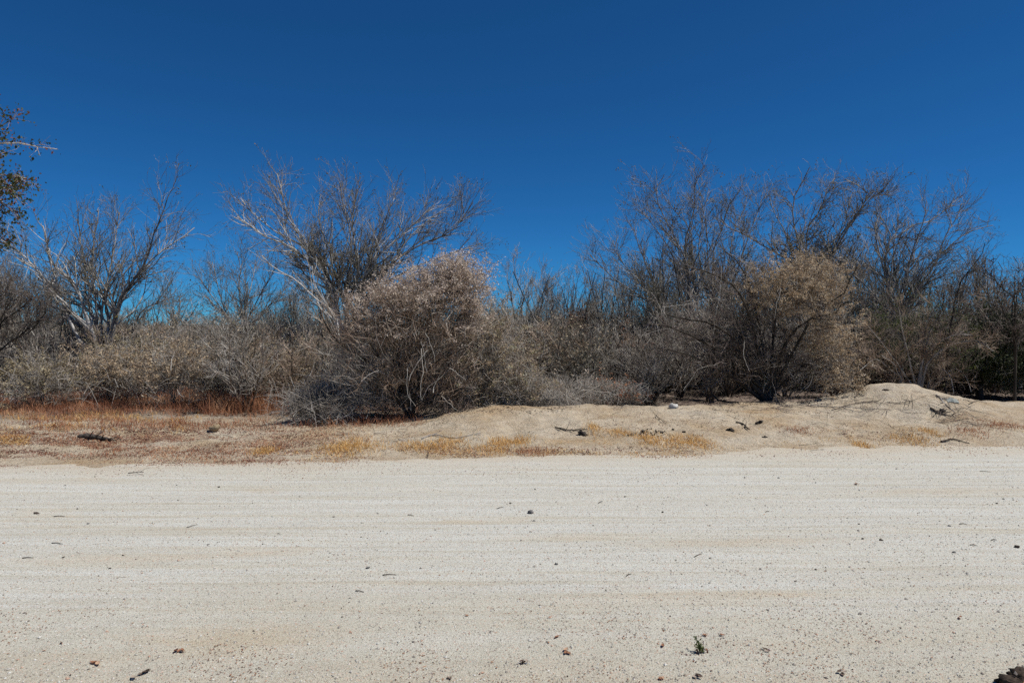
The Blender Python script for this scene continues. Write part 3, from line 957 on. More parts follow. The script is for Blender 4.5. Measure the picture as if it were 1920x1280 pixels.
Y1 = 13.7
b1 = gb(772, Y1)
dome = [ell(775, 602, 100, 74, Y1, .9, 3), ell(838, 560, 66, 58, Y1 + .1, .8, 1.4), ell(715, 620, 82, 70, Y1, .9, 1.3), ell(770, 680, 110, 70, Y1 + .8, .5, 0.8)]
top = [ell(800, 552, 85, 42, Y1, .8, 2.2), ell(852, 522, 48, 34, Y1 + .1, .6, 1.6), ell(690, 590, 45, 40, Y1 - .1, .7, 0.7), ell(738, 556, 50, 28, Y1, .7, .8), ell(882, 585, 34, 48, Y1, .5, .8)]
spike = [ell(850, 508, 60, 28, Y1, .4, 1), ell(905, 520, 30, 30, Y1, .3, .6), ell(780, 515, 60, 24, Y1, .4, .6)]
dome += [ell(842, 700, 62, 90, Y1 + .1, .7, 1.7), ell(690, 690, 75, 70, Y1 + .6, .5, 0.9), ell(650, 640, 40, 50, Y1 - .2, .5, .5)]
low = [ell(640, 740, 110, 34, Y1 + .2, .5, 2), ell(670, 690, 90, 75, Y1 - .1, .8, 1.5), ell(570, 768, 45, 16, Y1 - .2, .4, .4)]
shrub('dry_bush', 'largest bush at centre left with a pale pinkish fluffy top and dark hollow base', 'bush', b1, [
    ([(757, 762), (732, 697), (705, 650), (685, 610), (668, 590)], Y1, Y1 - .6, 0.045, 0.010),
    ([(748, 750), (697, 682), (655, 657), (630, 640), (610, 610), (600, 583)], Y1, Y1 - .8, 0.04, 0.010),
    ([(764, 740), (750, 675), (732, 625), (722, 570)], Y1, Y1 - .4, 0.04, 0.010),
    ([(768, 730), (765, 655), (768, 600), (785, 530)], Y1, Y1, 0.045, 0.010),
    ([(745, 752), (722, 712), (695, 697), (650, 700)], Y1, Y1 - .9, 0.03, 0.008),
    ([(776, 730), (790, 650), (815, 590), (850, 530)], Y1, Y1 + .3, 0.045, 0.010),
    ([(780, 740), (800, 670), (850, 610), (890, 560)], Y1, Y1 - .2, 0.04, 0.010),
    ([(772, 740), (760, 640), (740, 570)], Y1, Y1 + .8, 0.04, 0.010),
    ([(780, 740), (810, 690), (850, 660), (890, 640)], Y1, Y1 - .5, 0.03, 0.010)],
    M['dark_bark'], [
    ('branches', M['brown_twigs'], branchy(120, 1.0, 800, 0.45, 2000, 0.22)),
    ('twigs', M['brown_twigs'], many(tangle(dome, 3300, 0.5, b1, r=0.004, K=3), tangle(top, 1600, 0.3, b1, r=0.0035, K=2))),
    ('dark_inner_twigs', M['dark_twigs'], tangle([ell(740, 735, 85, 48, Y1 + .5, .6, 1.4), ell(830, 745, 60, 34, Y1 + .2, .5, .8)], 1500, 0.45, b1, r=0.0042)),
    ('pale_stalks', M['grey_twigs'], tangle(dome, 170, 0.85, b1 + (0, -.5, 0), r=0.0055, K=4, wob=0.2, shell=0.25)),
    ('fallen_twigs', M['grey_twigs'], tangle(low, 2300, 0.5, b1 + (0.2, 0, 0), r=0.0034, K=3, up=-0.05, radial=0.9)),
    ('crown', M['pink_fluff'], many(fluff(top, 1000, 40, 0.05, 0.032), fluff(dome, 300, 20, 0.045, 0.03), fluff(spike, 150, 26, 0.045, 0.031)))], 301,
    vines=[([(766, 715), (772, 695), (790, 670), (798, 658)], Y1 - 1.0, Y1 - .9, 0.008), ([(765, 690), (764, 740), (772, 755), (782, 768)], Y1 - 1.0, Y1 - 1.0, 0.005),
           ([(790, 652), (794, 690), (790, 715), (789, 745)], Y1 - .95, Y1 - 1.0, 0.007), ([(675, 715), (690, 702), (704, 698)], Y1 - 1.1, Y1 - 1.0, 0.008),
           ([(797, 625), (808, 645), (816, 680)], Y1 - .9, Y1 - .9, 0.005), ([(842, 690), (860, 702), (878, 714)], Y1 - .8, Y1 - .7, 0.005),
           ([(829, 742), (845, 758), (858, 768)], Y1 - .6, Y1 - .7, 0.006), ([(800, 700), (793, 660), (786, 640)], Y1 - .95, Y1 - .9, 0.004)])
# bush joined to its right flank
Y2 = 14.3
b2 = gb(915, Y2)
fl = [ell(900, 640, 62, 70, Y2, .8, 2), ell(945, 690, 70, 60, Y2, .7, 2), ell(880, 720, 60, 45, Y2 - .2, .6, 1.2), ell(990, 725, 45, 32, Y2, .6, .8), ell(930, 600, 40, 40, Y2 + .3, .6, .7)]
shrub('dry_bush', 'lower bush of dry tan seed heads leaning on the right flank of the pale-topped bush', 'bush', b2, [
    ([(912, 740), (900, 690), (885, 640), (880, 600)], Y2, Y2, 0.025, 0.007), ([(915, 740), (925, 690), (940, 640), (945, 600)], Y2, Y2 + .3, 0.025, 0.007),
    ([(918, 740), (945, 710), (980, 690), (1000, 680)], Y2, Y2 - .2, 0.02, 0.006), ([(910, 745), (880, 720), (850, 700)], Y2, Y2 - .5, 0.02, 0.006)],
    M['brown_bark'], [
    ('branches', M['brown_twigs'], branchy(60, 0.6, 500, 0.32, 1500, 0.16)),
    ('twigs', M['grey_twigs'], tangle(fl, 2400, 0.45, b2, r=0.004, K=3)),
    ('crown', M['flank_leaf'], fluff(fl, 480, 32, 0.045, 0.038, 0.3))], 302)
# right bush: thorny dark left half, golden right half
Y3 = 15.2
b3 = gb(1442, Y3)
thorn = [ell(1370, 640, 105, 95, Y3 + .5, .7, 2.2), ell(1320, 620, 75, 75, Y3 + .4, .7, 1), ell(1400, 560, 75, 75, Y3 + .3, .7, 1), ell(1480, 690, 110, 60, Y3 + .1, .8, 1.3)]
gold = [ell(1480, 530, 88, 56, Y3, .95, 2.4), ell(1528, 580, 62, 88, Y3 - .1, .9, 2.4), ell(1556, 650, 42, 60, Y3, .7, .8), ell(1450, 560, 60, 50, Y3 - .1, .7, .8), ell(1530, 515, 42, 44, Y3, .6, .8), ell(1575, 715, 40, 30, Y3 - .3, .6, .5)]
shrub('thorny_bush', 'large right bush dark thorny at left with a golden fluffy right half', 'bush', b3, [
    ([(1425, 735), (1380, 690), (1340, 655), (1300, 635), (1262, 618), (1235, 612)], Y3, Y3 - 1.3, 0.07, 0.014),
    ([(1420, 738), (1385, 710), (1345, 682), (1300, 660), (1270, 652), (1240, 644)], Y3, Y3 - 1.5, 0.06, 0.014),
    ([(1430, 730), (1400, 660), (1380, 630), (1340, 606), (1300, 600), (1262, 592)], Y3, Y3 - 1.2, 0.06, 0.014),
    ([(1435, 730), (1418, 650), (1400, 590), (1370, 540), (1330, 520), (1290, 506)], Y3, Y3 - 1.1, 0.06, 0.014),
    ([(1440, 730), (1420, 600), (1406, 540), (1385, 500), (1362, 480)], Y3, Y3, 0.05, 0.010),
    ([(1445, 730), (1470, 650), (1500, 615), (1540, 598), (1570, 594), (1578, 580), (1596, 575)], Y3, Y3 - 1.25, 0.06, 0.010),
    ([(1448, 730), (1490, 640), (1530, 570), (1568, 555), (1582, 530), (1600, 495)], Y3, Y3 - 1.1, 0.055, 0.010),
    ([(1445, 730), (1450, 650), (1460, 560), (1470, 500)], Y3, Y3 + .3, 0.05, 0.010),
    ([(1450, 735), (1500, 690), (1560, 665), (1610, 650)], Y3, Y3 - .6, 0.03, 0.008),
    ([(1440, 735), (1400, 700), (1392, 640), (1370, 580)], Y3, Y3 - 1.1, 0.04, 0.009),
    ([(1345, 750), (1342, 700), (1348, 650), (1352, 600)], Y3, Y3 - .4, 0.03, 0.009)],
    M['dark_bark'], [
    ('branches', M['dark_twigs'], branchy(150, 0.8, 1000, 0.42, 2400, 0.2, ang=0.85, up=0.06, wob=0.28)),
    ('twigs', M['grey_twigs'], many(tangle(thorn, 1000, 0.6, b3, r=0.0045), tangle(gold, 1800, 0.3, b3, r=0.003))),
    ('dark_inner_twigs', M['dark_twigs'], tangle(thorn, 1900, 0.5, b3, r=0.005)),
    ('crown', M['gold_fluff'], many(fluff(gold, 900, 36, 0.045, 0.036, 0.33), fluff(thorn, 30, 16, 0.05, 0.022))),
    ('leaves', M['green_leaf'], fluff(thorn, 150, 4, 0.05, 0.035))], 303,
    vines=[([(1352, 500), (1348, 560), (1340, 600), (1338, 630)], Y3 - 1.1, Y3 - 1.0, 0.0045), ([(1462, 540), (1460, 570), (1455, 600)], Y3 - 1.0, Y3 - 1.0, 0.006),
           ([(1395, 640), (1393, 670), (1402, 700)], Y3 - 1.2, Y3 - 1.2, 0.006), ([(1282, 730), (1300, 705), (1312, 692), (1345, 685)], Y3 - 1.4, Y3 - 1.3, 0.004),
           ([(1240, 575), (1280, 568), (1330, 558), (1360, 560)], Y3 - 1.2, Y3 - .9, 0.0035), ([(1548, 730), (1542, 742), (1550, 748), (1556, 742), (1550, 736)], Y3 - .9, Y3 - .9, 0.005)])

# golden shrubs along the left
gs = [(75, 15.9, 80, 705, 46, 'olive'), (200, 16.8, 70, 690, 52, 'gold'), (325, 16.3, 80, 684, 66, 'gold'), (432, 17.2, 48, 705, 44, 'olive'), (262, 17.9, 70, 664, 42, 'olive')]
gl = ['low olive-gold shrub at far left under the dark bare tree', 'low golden shrub at the foot of the pale forked tree', 'fullest golden shrub with white stalks right of the pale forked tree',
      'olive shrub fading into red grass left of the grey brush heap', 'taller golden shrub behind the row of golden shrubs at left']
for k, (px, Y, rx, py, ry, kind) in enumerate(gs):
    b = gb(px, Y)
    ee = [ell(px, py, rx, ry * 0.8, Y, 0.8, 2), ell(px - rx * .4, py + 22, rx * .7, ry * .7, Y - .2, .7, 1), ell(px + rx * .45, py + 18, rx * .6, ry * .75, Y - .1, .7, 1)]
    shrub('golden_shrub', gl[k], 'shrub', b, [([(px - 10, 720), (px - rx * .5, 680)], Y, Y - .3, 0.015, 0.006), ([(px, 720), (px + 5, 660)], Y, Y, 0.015, 0.006),
          ([(px + 6, 720), (px + rx * .5, 675)], Y, Y - .2, 0.015, 0.006), ([(px + 6, 720), (px + rx * .2, 690)], Y, Y - .5, 0.012, 0.006)], M['brown_bark'], [
        ('twigs', M['grey_twigs'], tangle(ee, 800, 0.6, b, r=0.0048)),
        ('crown', M[kind + '_fluff'], fluff([(c_ + (0, -.05, .12), r_ * np.array([1, 1, .8]), w_) for c_, r_, w_ in ee], 260 if kind == 'gold' else 150, 34, 0.05, 0.040, 0.3))], 320 + k, group='golden shrubs at the left',
        vines={1: [([(150, 765), (158, 735), (175, 720), (192, 712)], Y - .8, Y - .9, .008), ([(185, 765), (175, 740), (160, 715)], Y - .8, Y - .9, .007), ([(152, 760), (168, 738), (190, 716)], Y - 1, Y - .9, .006)],
               2: [([(320, 695), (323, 675), (328, 658)], Y - .9, Y - .9, .012), ([(288, 770), (297, 755), (302, 745)], Y - .9, Y - .9, .007), ([(330, 730), (345, 745)], Y - .9, Y - .9, .006), ([(215, 710), (223, 722)], Y - .8, Y - .8, .007)]}.get(k))

# green shrubs behind the mound and at the right edge
Y4 = 16.8
b4 = gb(1722, Y4)
ge = [ell(1715, 635, 90, 65, Y4 + .6, .8, 2), ell(1760, 615, 70, 60, Y4 + .6, .8, 1), ell(1670, 600, 50, 60, Y4 + .5, .8, .8), ell(1790, 670, 50, 45, Y4 + .5, .7, .7)]
shrub('green_shrub', 'sparse green shrub of many leaning brown stems right behind the sand mound', 'shrub', b4, [
    ([(1715, 730), (1690, 690), (1650, 640), (1620, 600)], Y4, Y4 - .5 - .5, 0.040, 0.008), ([(1718, 730), (1705, 680), (1690, 620), (1680, 560)], Y4, Y4 - .5, 0.040, 0.008),
    ([(1722, 730), (1735, 670), (1765, 640), (1800, 622), (1830, 625)], Y4, Y4 - .4 - .5, 0.046, 0.010), ([(1726, 730), (1745, 680), (1790, 650), (1840, 645), (1868, 660)], Y4, Y4 - .8 - .5, 0.040, 0.010),
    ([(1724, 730), (1730, 650), (1738, 600), (1770, 560)], Y4, Y4 + .2 - .5, 0.040, 0.008), ([(1716, 730), (1670, 690), (1640, 670), (1610, 690)], Y4, Y4 - .6 - .5, 0.029, 0.008),
    ([(1735, 735), (1755, 690), (1776, 700), (1785, 730)], Y4, Y4 - .3 - .5, 0.023, 0.008), ([(1705, 730), (1680, 700), (1672, 680), (1650, 668)], Y4, Y4 - .7 - .5, 0.029, 0.007),
    ([(1740, 735), (1775, 690), (1800, 700), (1812, 730)], Y4, Y4 - .2 - .5, 0.023, 0.008), ([(1720, 730), (1750, 610), (1800, 570), (1830, 545)], Y4, Y4 - .5, 0.034, 0.008)],
    M['grey_bark'], [
    ('branches', M['brown_twigs'], branchy(110, 0.7, 800, 0.38, 2000, 0.2)),
    ('twigs', M['dark_twigs'], tangle(ge, 1500, 0.4, b4, r=0.0035)),
    ('crown', M['green_leaf'], fluff(ge, 380, 16, 0.08, 0.038, 0.4))], 340)
Y5 = 17.8
b5 = gb(1838, Y5)
de = [ell(1895, 640, 70, 65, Y5, 1.1, 2), ell(1845, 680, 55, 40, Y5, .9, 1), ell(1945, 640, 60, 65, Y5, 1.1, 1.4), ell(1900, 700, 70, 25, Y5, .9, .8)]
shrub('green_shrub', 'dense dark green shrub with a thick black trunk at the right edge', 'shrub', b5, [
    ([(1836, 735), (1836, 690), (1850, 640), (1870, 590)], Y5, Y5, 0.10, 0.012), ([(1838, 725), (1850, 690), (1890, 650), (1930, 620)], Y5, Y5 - .3, 0.06, 0.012),
    ([(1834, 725), (1820, 690), (1800, 660), (1790, 620)], Y5, Y5, 0.05, 0.012), ([(1838, 725), (1870, 700), (1920, 690), (1960, 680)], Y5, Y5 - .3, 0.05, 0.012)],
    M['dark_bark'], [
    ('branches', M['dark_twigs'], branchy(90, 0.8, 700, 0.4, 1500, 0.2)),
    ('twigs', M['grey_twigs'], tangle(de, 1100, 0.5, b5, r=0.0045)),
    ('leafless_boughs', M['dark_twigs'], tangle([ell(1885, 590, 90, 70, Y5, 1.0, 1)], 200, 0.9, b5, r=0.011, K=4, wob=0.35, shell=.5)),
    ('crown', M['dark_leaf'], fluff(de, 2000, 26, 0.10, 0.045, 0.4))], 341)

# rusty dead bush in the middle distance and small ones
for k, (px, py, rx, ry, Y, n, lab) in enumerate([
        (1100, 615, 46, 42, 21, 2600, 'rust brown dead bush standing among the bare saplings at centre'),
        (1186, 668, 20, 50, 18, 900, 'narrow rust brown dead shrub left of the thorny bush limbs'),
        (1150, 735, 60, 26, 15.6, 1300, 'low reddish brown dead bush at the foot of the centre thicket'),
        (1075, 735, 70, 30, 15.4, 1500, 'low pinkish grey dead bush right of the tan seed heads')]):
    b = gb(px, Y)
    ee = [ell(px, py, rx, ry, Y, 0.5, 1)]
    base = b.copy()
    tw = M['brown_twigs'] if k < 2 else M['grey_twigs']
    shrub('dead_shrub', lab, 'shrub', b, [([(px - 3, py + ry), (px - rx * .4, py)], Y, Y, 0.015, 0.005), ([(px + 2, py + ry), (px + rx * .3, py - ry * .4)], Y, Y + .1, 0.015, 0.005)],
          M['brown_bark'], [('twigs', tw, tangle(ee, n, 0.35, base, r=0.004)), ('crown', M['red_grass'] if k != 3 else M['pink_fluff'], fluff(ee, n // 22, 18, 0.05, 0.038))], 350 + k)

# ------------------------------------------------------------------ brush heaps of fallen grey branches
for k, (px, Y, ee, n, lab) in enumerate([
        (560, 13.2, [ell(560, 762, 50, 18, 13.2, .5, 1), ell(620, 758, 60, 24, 13.3, .5, 1)], 230, 'tangled heap of bleached grey branches left of the pale-topped bush'),
        (1040, 14.6, [ell(1030, 748, 80, 18, 14.6, .4, 1), ell(950, 745, 70, 22, 14.5, .4, 1)], 420, 'low heap of bleached grey twigs along the centre of the bank crest')]):
    b = gb(px, Y)
    r = np.random.default_rng(360 + k)
    P, R = fill(r, ee, n, 0.8, b, K=4, wob=0.2, up=0.1, radial=0.3, rnd=1.0, r=0.0045, droop=0.05)
    a = Acc(); tubes(a, P, R, 4)
    P2, R2 = grow(r, P, R, n * 4, 0.3, 3, 0.7, 0.1, 1, 0.25, 0.05, 0.7, 0.003); tubes(a, P2, R2, 3)
    o = a.build('brush_heap', M['grey_twigs'], origin=b)
    tag(o, lab, 'brush heap')

# ------------------------------------------------------------------ thicket: shared shrubs and saplings


def proto_shrub(seed, h, w, nst, dens, mat, twig, upright, leaf=None, nl=0):
    """Stems as one small mesh with its twigs and dry leaves as parts, standing at the origin."""
    r = np.random.default_rng(seed)
    st = []
    for k in range(nst):
        az = r.uniform(0, 2 * math.pi); ln = r.uniform(0.15, 1) * w
        tip = np.array([math.cos(az) * ln, math.sin(az) * ln, h * r.uniform(0.6, 1.0)])
        mid = tip * np.array([0.45, 0.45, 0.5]) + r.normal(size=3) * 0.08 * h
        b0 = np.array([math.cos(az), math.sin(az), 0]) * r.uniform(0, 0.12)
        st.append(resample(np.array([b0, mid, tip]), 8))
    P = np.array(st)
    R = (h * 0.0105 * r.uniform(0.6, 1.3, nst))[:, None] * np.geomspace(1, 0.25, 8)[None, :]
    a = Acc(); tubes(a, P, R, 5)
    P1, R1 = grow(r, P, R, int(nst * dens), h * 0.38, 4, 0.55, 0.12, 1, 0.2, upright, 0.7, 0.008)
    P2, R2 = grow(r, P1, R1, int(nst * dens * 4), h * 0.17, 3, 0.6, 0.1, 1, 0.2, upright * .8, 0.65, 0.0045)
    P3, R3 = grow(r, P2, R2, int(nst * dens * 6.5), h * 0.095, 2, 0.7, 0.1, 1, 0.25, upright * .5, 0.75, 0.0045)
    b = Acc(); tubes(b, P1, R1, 3); tubes(b, P2, R2, 3); tubes(b, P3, R3, 3)
    me = a.mesh('stems', mat); mt = b.mesh('twigs', twig)
    ml = None
    if nl:
        c = Acc(); E = P3[:, -1]
        flakes(c, r, clusters(r, E[r.choice(len(E), nl)], 4, 0.04 * h), 0.045)
        ml = c.mesh('crown', leaf)
    return me, mt, ml


LOW = [proto_shrub(400 + k, 1.9, 1.1, 14, 9, M['dark_bark'] if k % 2 else M['brown_bark'], [M['grey_twigs'], M['tree_twigs'], M['grey_twigs'], M['brown_twigs']][k], 0.1, [None, M['flank_leaf'], None, M['olive_fluff']][k], [0, 160, 0, 220][k]) for k in range(4)]
SAP = [proto_shrub(420 + k, 3.6, 0.9, 8, 9, M['grey_bark'] if k % 2 else M['dark_bark'], [M['tree_twigs'], M['tree_twigs'], M['grey_twigs']][k], 0.3, M['tree_specks'], [0, 60, 40][k]) for k in range(3)]
TRE = [proto_shrub(440 + k, 5.0, 2.1, 9, 12, M['pale_bark'] if k % 2 == 0 else M['grey_bark'], M['tree_twigs'], 0.22, M['tree_specks'], 120) for k in range(2)]


def place(kind, name, protos, px, Y, s, r, label, cat, group):
    me, mt, ml = protos[r.integers(len(protos))]
    o = bpy.data.objects.new(name, me); COL.objects.link(o)
    o.location = tuple(gb(px, Y))
    o.rotation_euler = (0, 0, r.uniform(0, 6.283))
    o.scale = (s * r.uniform(.85, 1.15), s * r.uniform(.85, 1.15), s)
    tag(o, label, cat, group)
    t = bpy.data.objects.new('twigs', mt); t['kind'] = 'stuff'; COL.objects.link(t); t.parent = o
    if ml is not None:
        c = bpy.data.objects.new('crown', ml); c['kind'] = 'stuff'; COL.objects.link(c); c.parent = o
    return o


r = np.random.default_rng(77)
zones = [   # px range, Y range, count, height range, protos, name, label, category, group
    (-60, 470, 18.2, 24, 26, (0.85, 1.2), LOW, 'bare_shrub', 'bare grey shrub in the thicket behind the golden shrubs at left', 'shrub', 'shrubs behind the golden shrubs'),
    (440, 660, 15.2, 20, 26, (0.75, 1.1), LOW, 'bare_shrub', 'bare twiggy shrub between the golden shrubs and the pale-topped bush', 'shrub', 'shrubs left of the pale-topped bush'),
    (850, 1240, 16.2, 22, 34, (0.85, 1.2), LOW, 'bare_shrub', 'bare twiggy shrub in the thicket between the two big bushes', 'shrub', 'shrubs between the big bushes'),
    (1240, 1640, 17.2, 24, 26, (0.9, 1.3), LOW, 'bare_shrub', 'bare dark shrub in the thicket behind the golden-sided bush', 'shrub', 'shrubs behind the golden-sided bush'),
    (1620, 1990, 19.4, 25, 22, (0.9, 1.3), LOW, 'bare_shrub', 'bare shrub in the shade behind the two green shrubs', 'shrub', 'shrubs behind the green shrubs'),
    (-60, 900, 25, 38, 46, (1.0, 1.25), LOW, 'bare_shrub', 'distant low bare shrub behind the left-hand trees', 'shrub', 'distant shrubs at left'),
    (900, 1990, 25, 38, 44, (1.1, 1.4), LOW, 'bare_shrub', 'distant low bare shrub behind the right-hand trees', 'shrub', 'distant shrubs at right'),
    (960, 1240, 18.5, 25, 20, (0.72, 0.98), SAP, 'bare_sapling', 'thin upright bare sapling in the gap between the tree groups', 'sapling', 'saplings in the gap'),
    (1240, 1640, 19, 27, 20, (0.9, 1.25), SAP, 'bare_sapling', 'thin upright bare sapling behind the golden-sided bush', 'sapling', 'saplings behind the golden-sided bush'),
    (1640, 1960, 19.5, 27, 16, (0.85, 1.15), SAP, 'bare_sapling', 'thin upright bare sapling behind the sand mound and green shrubs', 'sapling', 'saplings behind the mound'),
    (-60, 140, 21, 27, 9, (0.85, 1.15), SAP, 'bare_sapling', 'thin bare sapling left of the pale forked tree', 'sapling', 'saplings at far left'),
    (500, 640, 20, 28, 8, (0.7, 0.95), SAP, 'bare_sapling', 'thin bare sapling under the left limbs of the wide fan-shaped tree', 'sapling', 'saplings under the fan-shaped tree'),
    (430, 660, 20, 28, 15, (0.55, 0.82), SAP, 'bare_sapling', 'thin bare sapling in the low grey thicket between the two left-hand trees', 'sapling', 'saplings between the left trees'),
    (130, 340, 22, 28, 7, (0.55, 0.8), SAP, 'bare_sapling', 'thin bare sapling behind the pale forked tree and golden shrubs', 'sapling', 'saplings behind the pale forked tree'),
    (700, 960, 18, 26, 16, (0.62, 0.85), SAP, 'bare_sapling', 'thin bare sapling behind the pale-topped bush', 'sapling', 'saplings behind the pale-topped bush'),
    (-60, 60, 24, 30, 3, (0.9, 1.1), TRE, 'bare_tree', 'distant bare tree partly hidden at the left edge', 'tree', 'distant trees at the left edge'),
    (1180, 1880, 24, 32, 9, (0.85, 1.1), TRE, 'bare_tree', 'distant bare tree seen through the limbs of the right-hand group', 'tree', 'distant trees behind the right group'),
    (1110, 1170, 24, 30, 2, (0.62, 0.7), TRE, 'bare_tree', 'distant low bare tree just right of the sky gap at centre', 'tree', 'distant trees in the gap'),
]
for x0, x1, ya, yb, n, (s0, s1), pr, nm, lab, cat, grp in zones:
    for k in range(n):
        px = x0 + (x1 - x0) * (k + r.uniform(0, 1)) / n
        place(None, nm, pr, px, r.uniform(ya, yb), r.uniform(s0, s1), r, lab, cat, grp)

# far wood that reads as one mass
r = np.random.default_rng(91)
n = 15000
Yf = r.uniform(38, 95, n)
xf = r.uniform(-0.95, 0.95, n) * Yf
hf = (2.3 + 1.2 * vnoise(xf * 0.12, Yf * 0.12, 71) + 0.9 * vnoise(xf * 0.5, Yf * 0.5, 72)) * r.uniform(0.6, 1.15, n)
zf = hz(xf, Yf) + r.uniform(0, 1, n) ** 0.7 * hf * 0.75
d = nrm(r.normal(size=(n, 3)) * np.array([.5, .5, .35]) + np.array([0, 0, .8]))
l = r.uniform(.4, 1.1, n)
p0 = np.stack([xf, Yf, zf], 1)
p1 = p0 + d * (l / 2)[:, None]
d2 = nrm(d + r.normal(size=(n, 3)) * .35)
p2 = p1 + d2 * (l / 2)[:, None]
a = Acc(); tubes(a, np.stack([p0, p1, p2], 1), np.full((n, 3), .02) * np.array([1, .8, .4]) * (Yf / 50)[:, None], 3)
tag(a.build('far_thicket', M['grey_twigs'], origin=(0, 0, 0)), 'far grey brush closing the view to the horizon', 'thicket', kind='stuff')

# ------------------------------------------------------------------ grasses, stalks
r = np.random.default_rng(55)


def patch(n, px0, px1, py0, py1, dens=None):
    """Random ground places whose pictures fall in this box, thinned by dens(x, y)."""
    out = []
    px = r.uniform(px0, px1, n); py = r.uniform(py0, py1, n)
    D = FPX * _F[None] + (px - 960)[:, None] * np.array([[1.0, 0, 0]]) - (py - 640)[:, None] * _U[None]
    D = D / D[:, 1:2]
    ys = np.full(n, 12.0)
    for it in range(30):
        z = hz(D[:, 0] * ys, ys)
        ys = 0.5 * ys + 0.5 * np.clip((z - CAM_Z) / D[:, 2], 2.5, 30)
    p = np.stack([D[:, 0] * ys, ys, hz(D[:, 0] * ys, ys)], 1)
    fx = np.minimum(px - px0, px1 - px) / (px1 - px0); fy = np.minimum(py - py0, py1 - py) / (py1 - py0)
    keep = np.minimum(fx * (5 if px1 - px0 < 1200 else 60), fy * 4) > r.uniform(0, 1, n) ** 1.3
    p = p[keep]; n = len(p)
    if dens is not None:
        p = p[r.uniform(0, 1, n) < dens(p[:, 0], p[:, 1])]
    return p


a = Acc()
clump = lambda th, s, sx=1.0, sy=1.6: (lambda x, y: sst(th, th + 0.3, fbm(x * sx, y * sy, s, 3) + 0.5))
blades(a, r, patch(22000, -120, 560, 745, 812, clump(.30, 81)), 0.13, 0.8, 0.003)
blades(a, r, patch(6000, 370, 545, 730, 782), 0.5, 0.5, 0.003)
blades(a, r, patch(14000, -120, 430, 728, 778), 0.26, 0.7, 0.003)
blades(a, r, patch(30000, -120, 700, 790, 872, clump(.40, 82, .7, 2.2)), 0.055, 1.4, 0.003)
blades(a, r, patch(3500, 540, 800, 762, 805), 0.2, 0.8, 0.003)
tag(a.build('red_dry_grass', M['red_grass'], origin=(0, 0, 0)), 'fine rust red dry grass covering the left part of the bank', 'grass', kind='stuff')
a = Acc()
blades(a, r, patch(10000, -20, 400, 768, 814, clump(.36, 83)), 0.10, 0.9, 0.003)
blades(a, r, patch(1500, -20, 60, 815, 836), 0.06, 1.0, 0.003)
blades(a, r, patch(9000, 430, 1420, 826, 860, clump(.42, 99, 1.2, 3.0)), 0.045, 1.3, 0.003)
blades(a, r, patch(2500, 1380, 1960, 800, 845, clump(.5, 103, 1.0, 3.0)), 0.04, 1.3, 0.003)
tag(a.build('golden_dry_grass', M['gold_grass'], origin=(0, 0, 0)), 'sparse golden dry grass in strips along the bank and road edge', 'grass', kind='stuff')

tufts = [(650, 838, 40, 12, 700, 'widest golden grass tuft on the lower bank in front of the pale-topped bush'),
         (495, 848, 16, 5, 220, 'small orange grass tuft at the road edge far left of the other tufts'),
         (790, 838, 42, 5, 420, 'low golden grass strip right of the widest golden tuft'), (845, 834, 26, 6, 300, 'golden grass tuft near the right end of the low golden strip'),
         (938, 830, 16, 5, 240, 'left one of two small round golden tufts side by side at bank centre'), (973, 829, 18, 5, 260, 'right one of two small round golden tufts side by side at bank centre'),
         (925, 846, 34, 5, 260, 'orange grass tuft at the road edge below the two small round tufts'), (1000, 848, 30, 4, 200, 'thin rusty grass tuft at the road edge right of centre'),
         (1114, 803, 12, 6, 160, 'pale gold grass tuft behind the right end of the charred branch'), (1212, 822, 16, 6, 220, 'left part golden tuft beside the black ash patch on the bank'),
         (1262, 828, 46, 7, 520, 'broad golden grass tuft under the black ash patch on the bank'), (1310, 830, 26, 5, 240, 'thin golden grass tuft at the right end of the broad tuft'),
         (1160, 812, 18, 4, 160, 'faint brown grass tuft left of the black ash patch'), (1500, 808, 22, 4, 140, 'faint tan grass tuft on the smooth bank right of the dark clods'),
         (1710, 824, 32, 6, 300, 'tan grass tuft at the road edge below the sand mound'), (1612, 834, 14, 4, 120, 'small brown grass tuft at the road edge left below the mound'),
         (1820, 810, 30, 4, 200, 'reddish grass tuft on the bank right of the mound'), (1880, 797, 40, 5, 320, 'dark brown dry grass tuft by the right edge'),
         (1745, 812, 18, 4, 150, 'small brown grass tuft between mound and road')]
for px, py, wx, wy, n, lab in tufts:
    c = gpt(px, py)
    k = c[1] / FPX
    m = int(n * 1.9)
    q = np.stack([c[0] + r.normal(size=m) * wx * k * .7, c[1] + r.normal(size=m) * wy * k * 3.6, np.zeros(m)], 1)
    q[:, 2] = hz(q[:, 0], q[:, 1]) - .003
    a = Acc(); blades(a, r, q, 0.085 if wy < 10 else 0.11, 0.9, 0.003)
    tu = empty('grass_tuft', c, lab, 'grass tuft', 'dry grass tufts on the bank')
    a.build('blades', M['red_grass'] if ('dark' in lab or 'rusty' in lab or 'reddish' in lab) else M['gold_grass'], tu)

